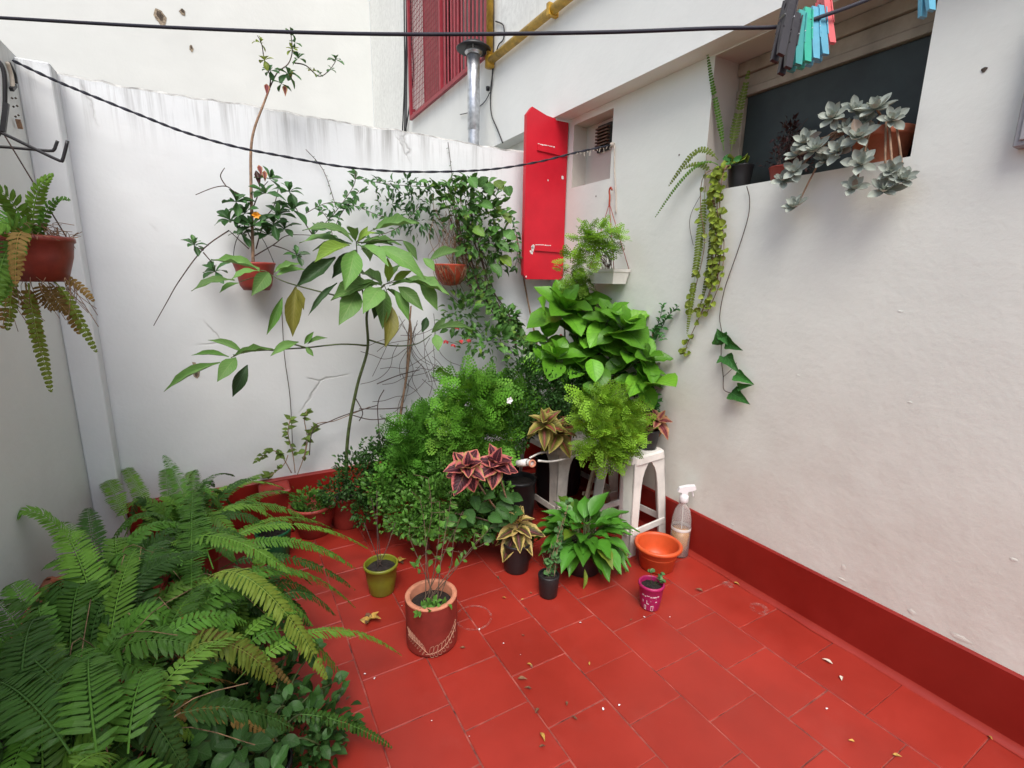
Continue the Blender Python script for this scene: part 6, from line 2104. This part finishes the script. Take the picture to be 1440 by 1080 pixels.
# broad dark leaves in the front left corner
c = Vector((-0.03, 1.03, 0.001))
t = thing('leafy_plant', 'broad dull green leafy plant below the big fern at the bottom edge', 'potted plant', c)
pot(t, c, 0.05, 0.062, 0.11, 'plastic_black', 0.004, 0.016, 0.85)
for (a, b, z, n, L) in ((297, 1005, .30, 9, .058), (262, 1052, .30, 7, .052), (335, 1052, .26, 8, .052), (390, 1040, .22, 7, .045), (400, 990, .20, 7, .042), (440, 1000, .14, 7, .038), (450, 1045, .10, 6, .038), (410, 905, .22, 7, .042), (440, 915, .16, 7, .04), (380, 1090, .2, 7, .045), (465, 960, .12, 6, .04)):
    p = onZ(a, b, z)
    MB().tube([c + Vector((0, 0, .13)), c.lerp(p, .6) + Vector((0, 0, .08)), p - Vector((0, 0, .005))], 0.0022, 5, 4).build('stem', M['stem_green'], t, True)
    rosette(t, p, Vector((random.uniform(-.2, .2), -.35, 1)), n, L, 0.66, 'hydrangea', 'broad', 45, -30, False, .6, 16, stalk=.008)
merged('foliage', 'oval', blob_mats([(Vector((0.06, 1.12, .07)), Vector((.16, .14, .10))), (Vector((-.10, .95, .10)), Vector((.14, .14, .12)))], 650, 0.030, 0.65, 0.3, 0.6, 0.2, zmin=.008), 'small_dark', t)

# ================================================================== LITTER ON THE FLOOR
def litter(name, label, cat, u_, v_, size, mat, shape='lance', ratio=.45, group=None, ang=None):
    p = onZ(u_, v_, 0.004)
    a = random.uniform(0, 6.28) if ang is None else ang
    d = Vector((math.cos(a), math.sin(a), 0)) * size
    o = leaf(None, p - d * .5, p + d * .5 + Vector((0, 0, .002)), size * ratio, Vector((random.uniform(-.3, .3), random.uniform(-.3, .3), 1)), shape, mat, name=name)
    return tag(o, label, cat, group)


for (u_, v_, s, m_) in ((735, 955, .030, 'dry'), (742, 968, .022, 'dry'), (745, 935, .02, 'dry_yellow'), (755, 1000, .022, 'dry'), (763, 1037, .030, 'dry_yellow'), (763, 1050, .018, 'dry'), (797, 990, .018, 'dry'), (807, 1010, .02, 'dry'), (747, 936, .018, 'dry'), (709, 841, .018, 'dry_yellow'),
                        (735, 843, .012, 'dry_yellow'), (746, 834, .014, 'dry'), (829, 933, .014, 'dry_yellow'), (490, 982, .018, 'dry'), (650, 911, .018, 'dry'), (888, 872, .014, 'dry'), (913, 855, .014, 'dry'), (983, 830, .03, 'dry'), (1262, 1063, .02, 'dry_yellow'), (1197, 1042, .016, 'dry_yellow'), (700, 812, .02, 'dry'), (1393, 1038, .016, 'dry_yellow'), (735, 894, .014, 'dry')):
    litter('fallen_leaf', 'small curled dry brown or tan leaf on the open red tiles', 'leaf', u_, v_, s, m_, 'lance', .4, 'dry leaves scattered on the floor')
for (u_, v_, s) in ((816, 876, .008), (674, 885, .006), (708, 905, .005), (513, 948, .006), (527, 954, .006), (848, 997, .007), (871, 992, .006), (906, 868, .006), (942, 868, .005), (565, 852, .006), (732, 921, .004), (607, 1014, .004), (1163, 997, .006), (660, 1036, .004)):
    litter('petal', 'tiny white petal fleck on the open red tiles', 'petal', u_, v_, s, 'petal_white', 'round', .8, 'white flecks scattered on the floor')
litter('fallen_leaf', 'small yellow leaf on the tiles near the house skirting', 'leaf', 1036, 821, .022, 'dry_yellow', 'obov', .5, None, 1.9)
litter('petal', 'larger white petal lying nearest the middle of the house wall', 'petal', 1163, 930, .030, 'dry_white', 'lance', .4, None, 1.9)
litter('petal', 'broad white petal lying at the foot of the house skirting', 'petal', 1260, 939, .020, 'dry_white', 'obov', .6, None, .5)
litter('petal', 'pale pinkish petal scrap beside the dark streak on the tiles', 'petal', 1183, 954, .018, 'dry_white', 'obov', .5, None, .6)
for k, (u_, v_, s, a, lb) in enumerate(((520, 872, .07, .4, 'crumpled yellow-brown leaf lying by the cylinder pot'), (562, 790, .06, 1.2, 'curled orange-brown leaf lying behind the olive pot'))):
    p = onZ(u_, v_, .003)
    t = thing('fallen_leaf', lb, 'leaf', p)
    for q in range(5):
        d = Vector((math.cos(a + q * 1.25), math.sin(a + q * 1.25), random.uniform(.05, .45))).normalized()
        leaf(t, p, p + d * s * random.uniform(.45, .75), s * .32, Vector((0, 0, 1)) + jitv(.6), 'coleus', 'dry_yellow' if q % 2 == 0 else 'dry', name='lobe')

# chalky rings left by pots that have been moved
def ringmat():
    m, t, b, o = newmat('chalky_ring')
    b.inputs['Base Color'].default_value = (0.45, 0.27, 0.24, 1)
    b.inputs['Roughness'].default_value = 0.9
    n = noise(t, geo_pos(t), 38, 6, 0.7)
    t.links.new(ramp(t, n, [(0.42, 0.0), (0.75, 0.55)]), b.inputs['Alpha'])
    return m


M['ring'] = ringmat()
for (u_, v_, r0_, r1_) in ((666, 868, .058, .066), (1068, 856, .016, .034), (1024, 822, .0, .022)):
    p = onZ(u_, v_, .0024)
    k = 40
    vs_ = [p + Vector((r_ * math.cos(2 * PI * i / k), r_ * math.sin(2 * PI * i / k), 0)) for r_ in (r0_, r1_) for i in range(k)]
    MB().add(vs_, [(i, (i + 1) % k, k + (i + 1) % k, k + i) for i in range(k)]).build('pot_ring', M['ring'], floor)
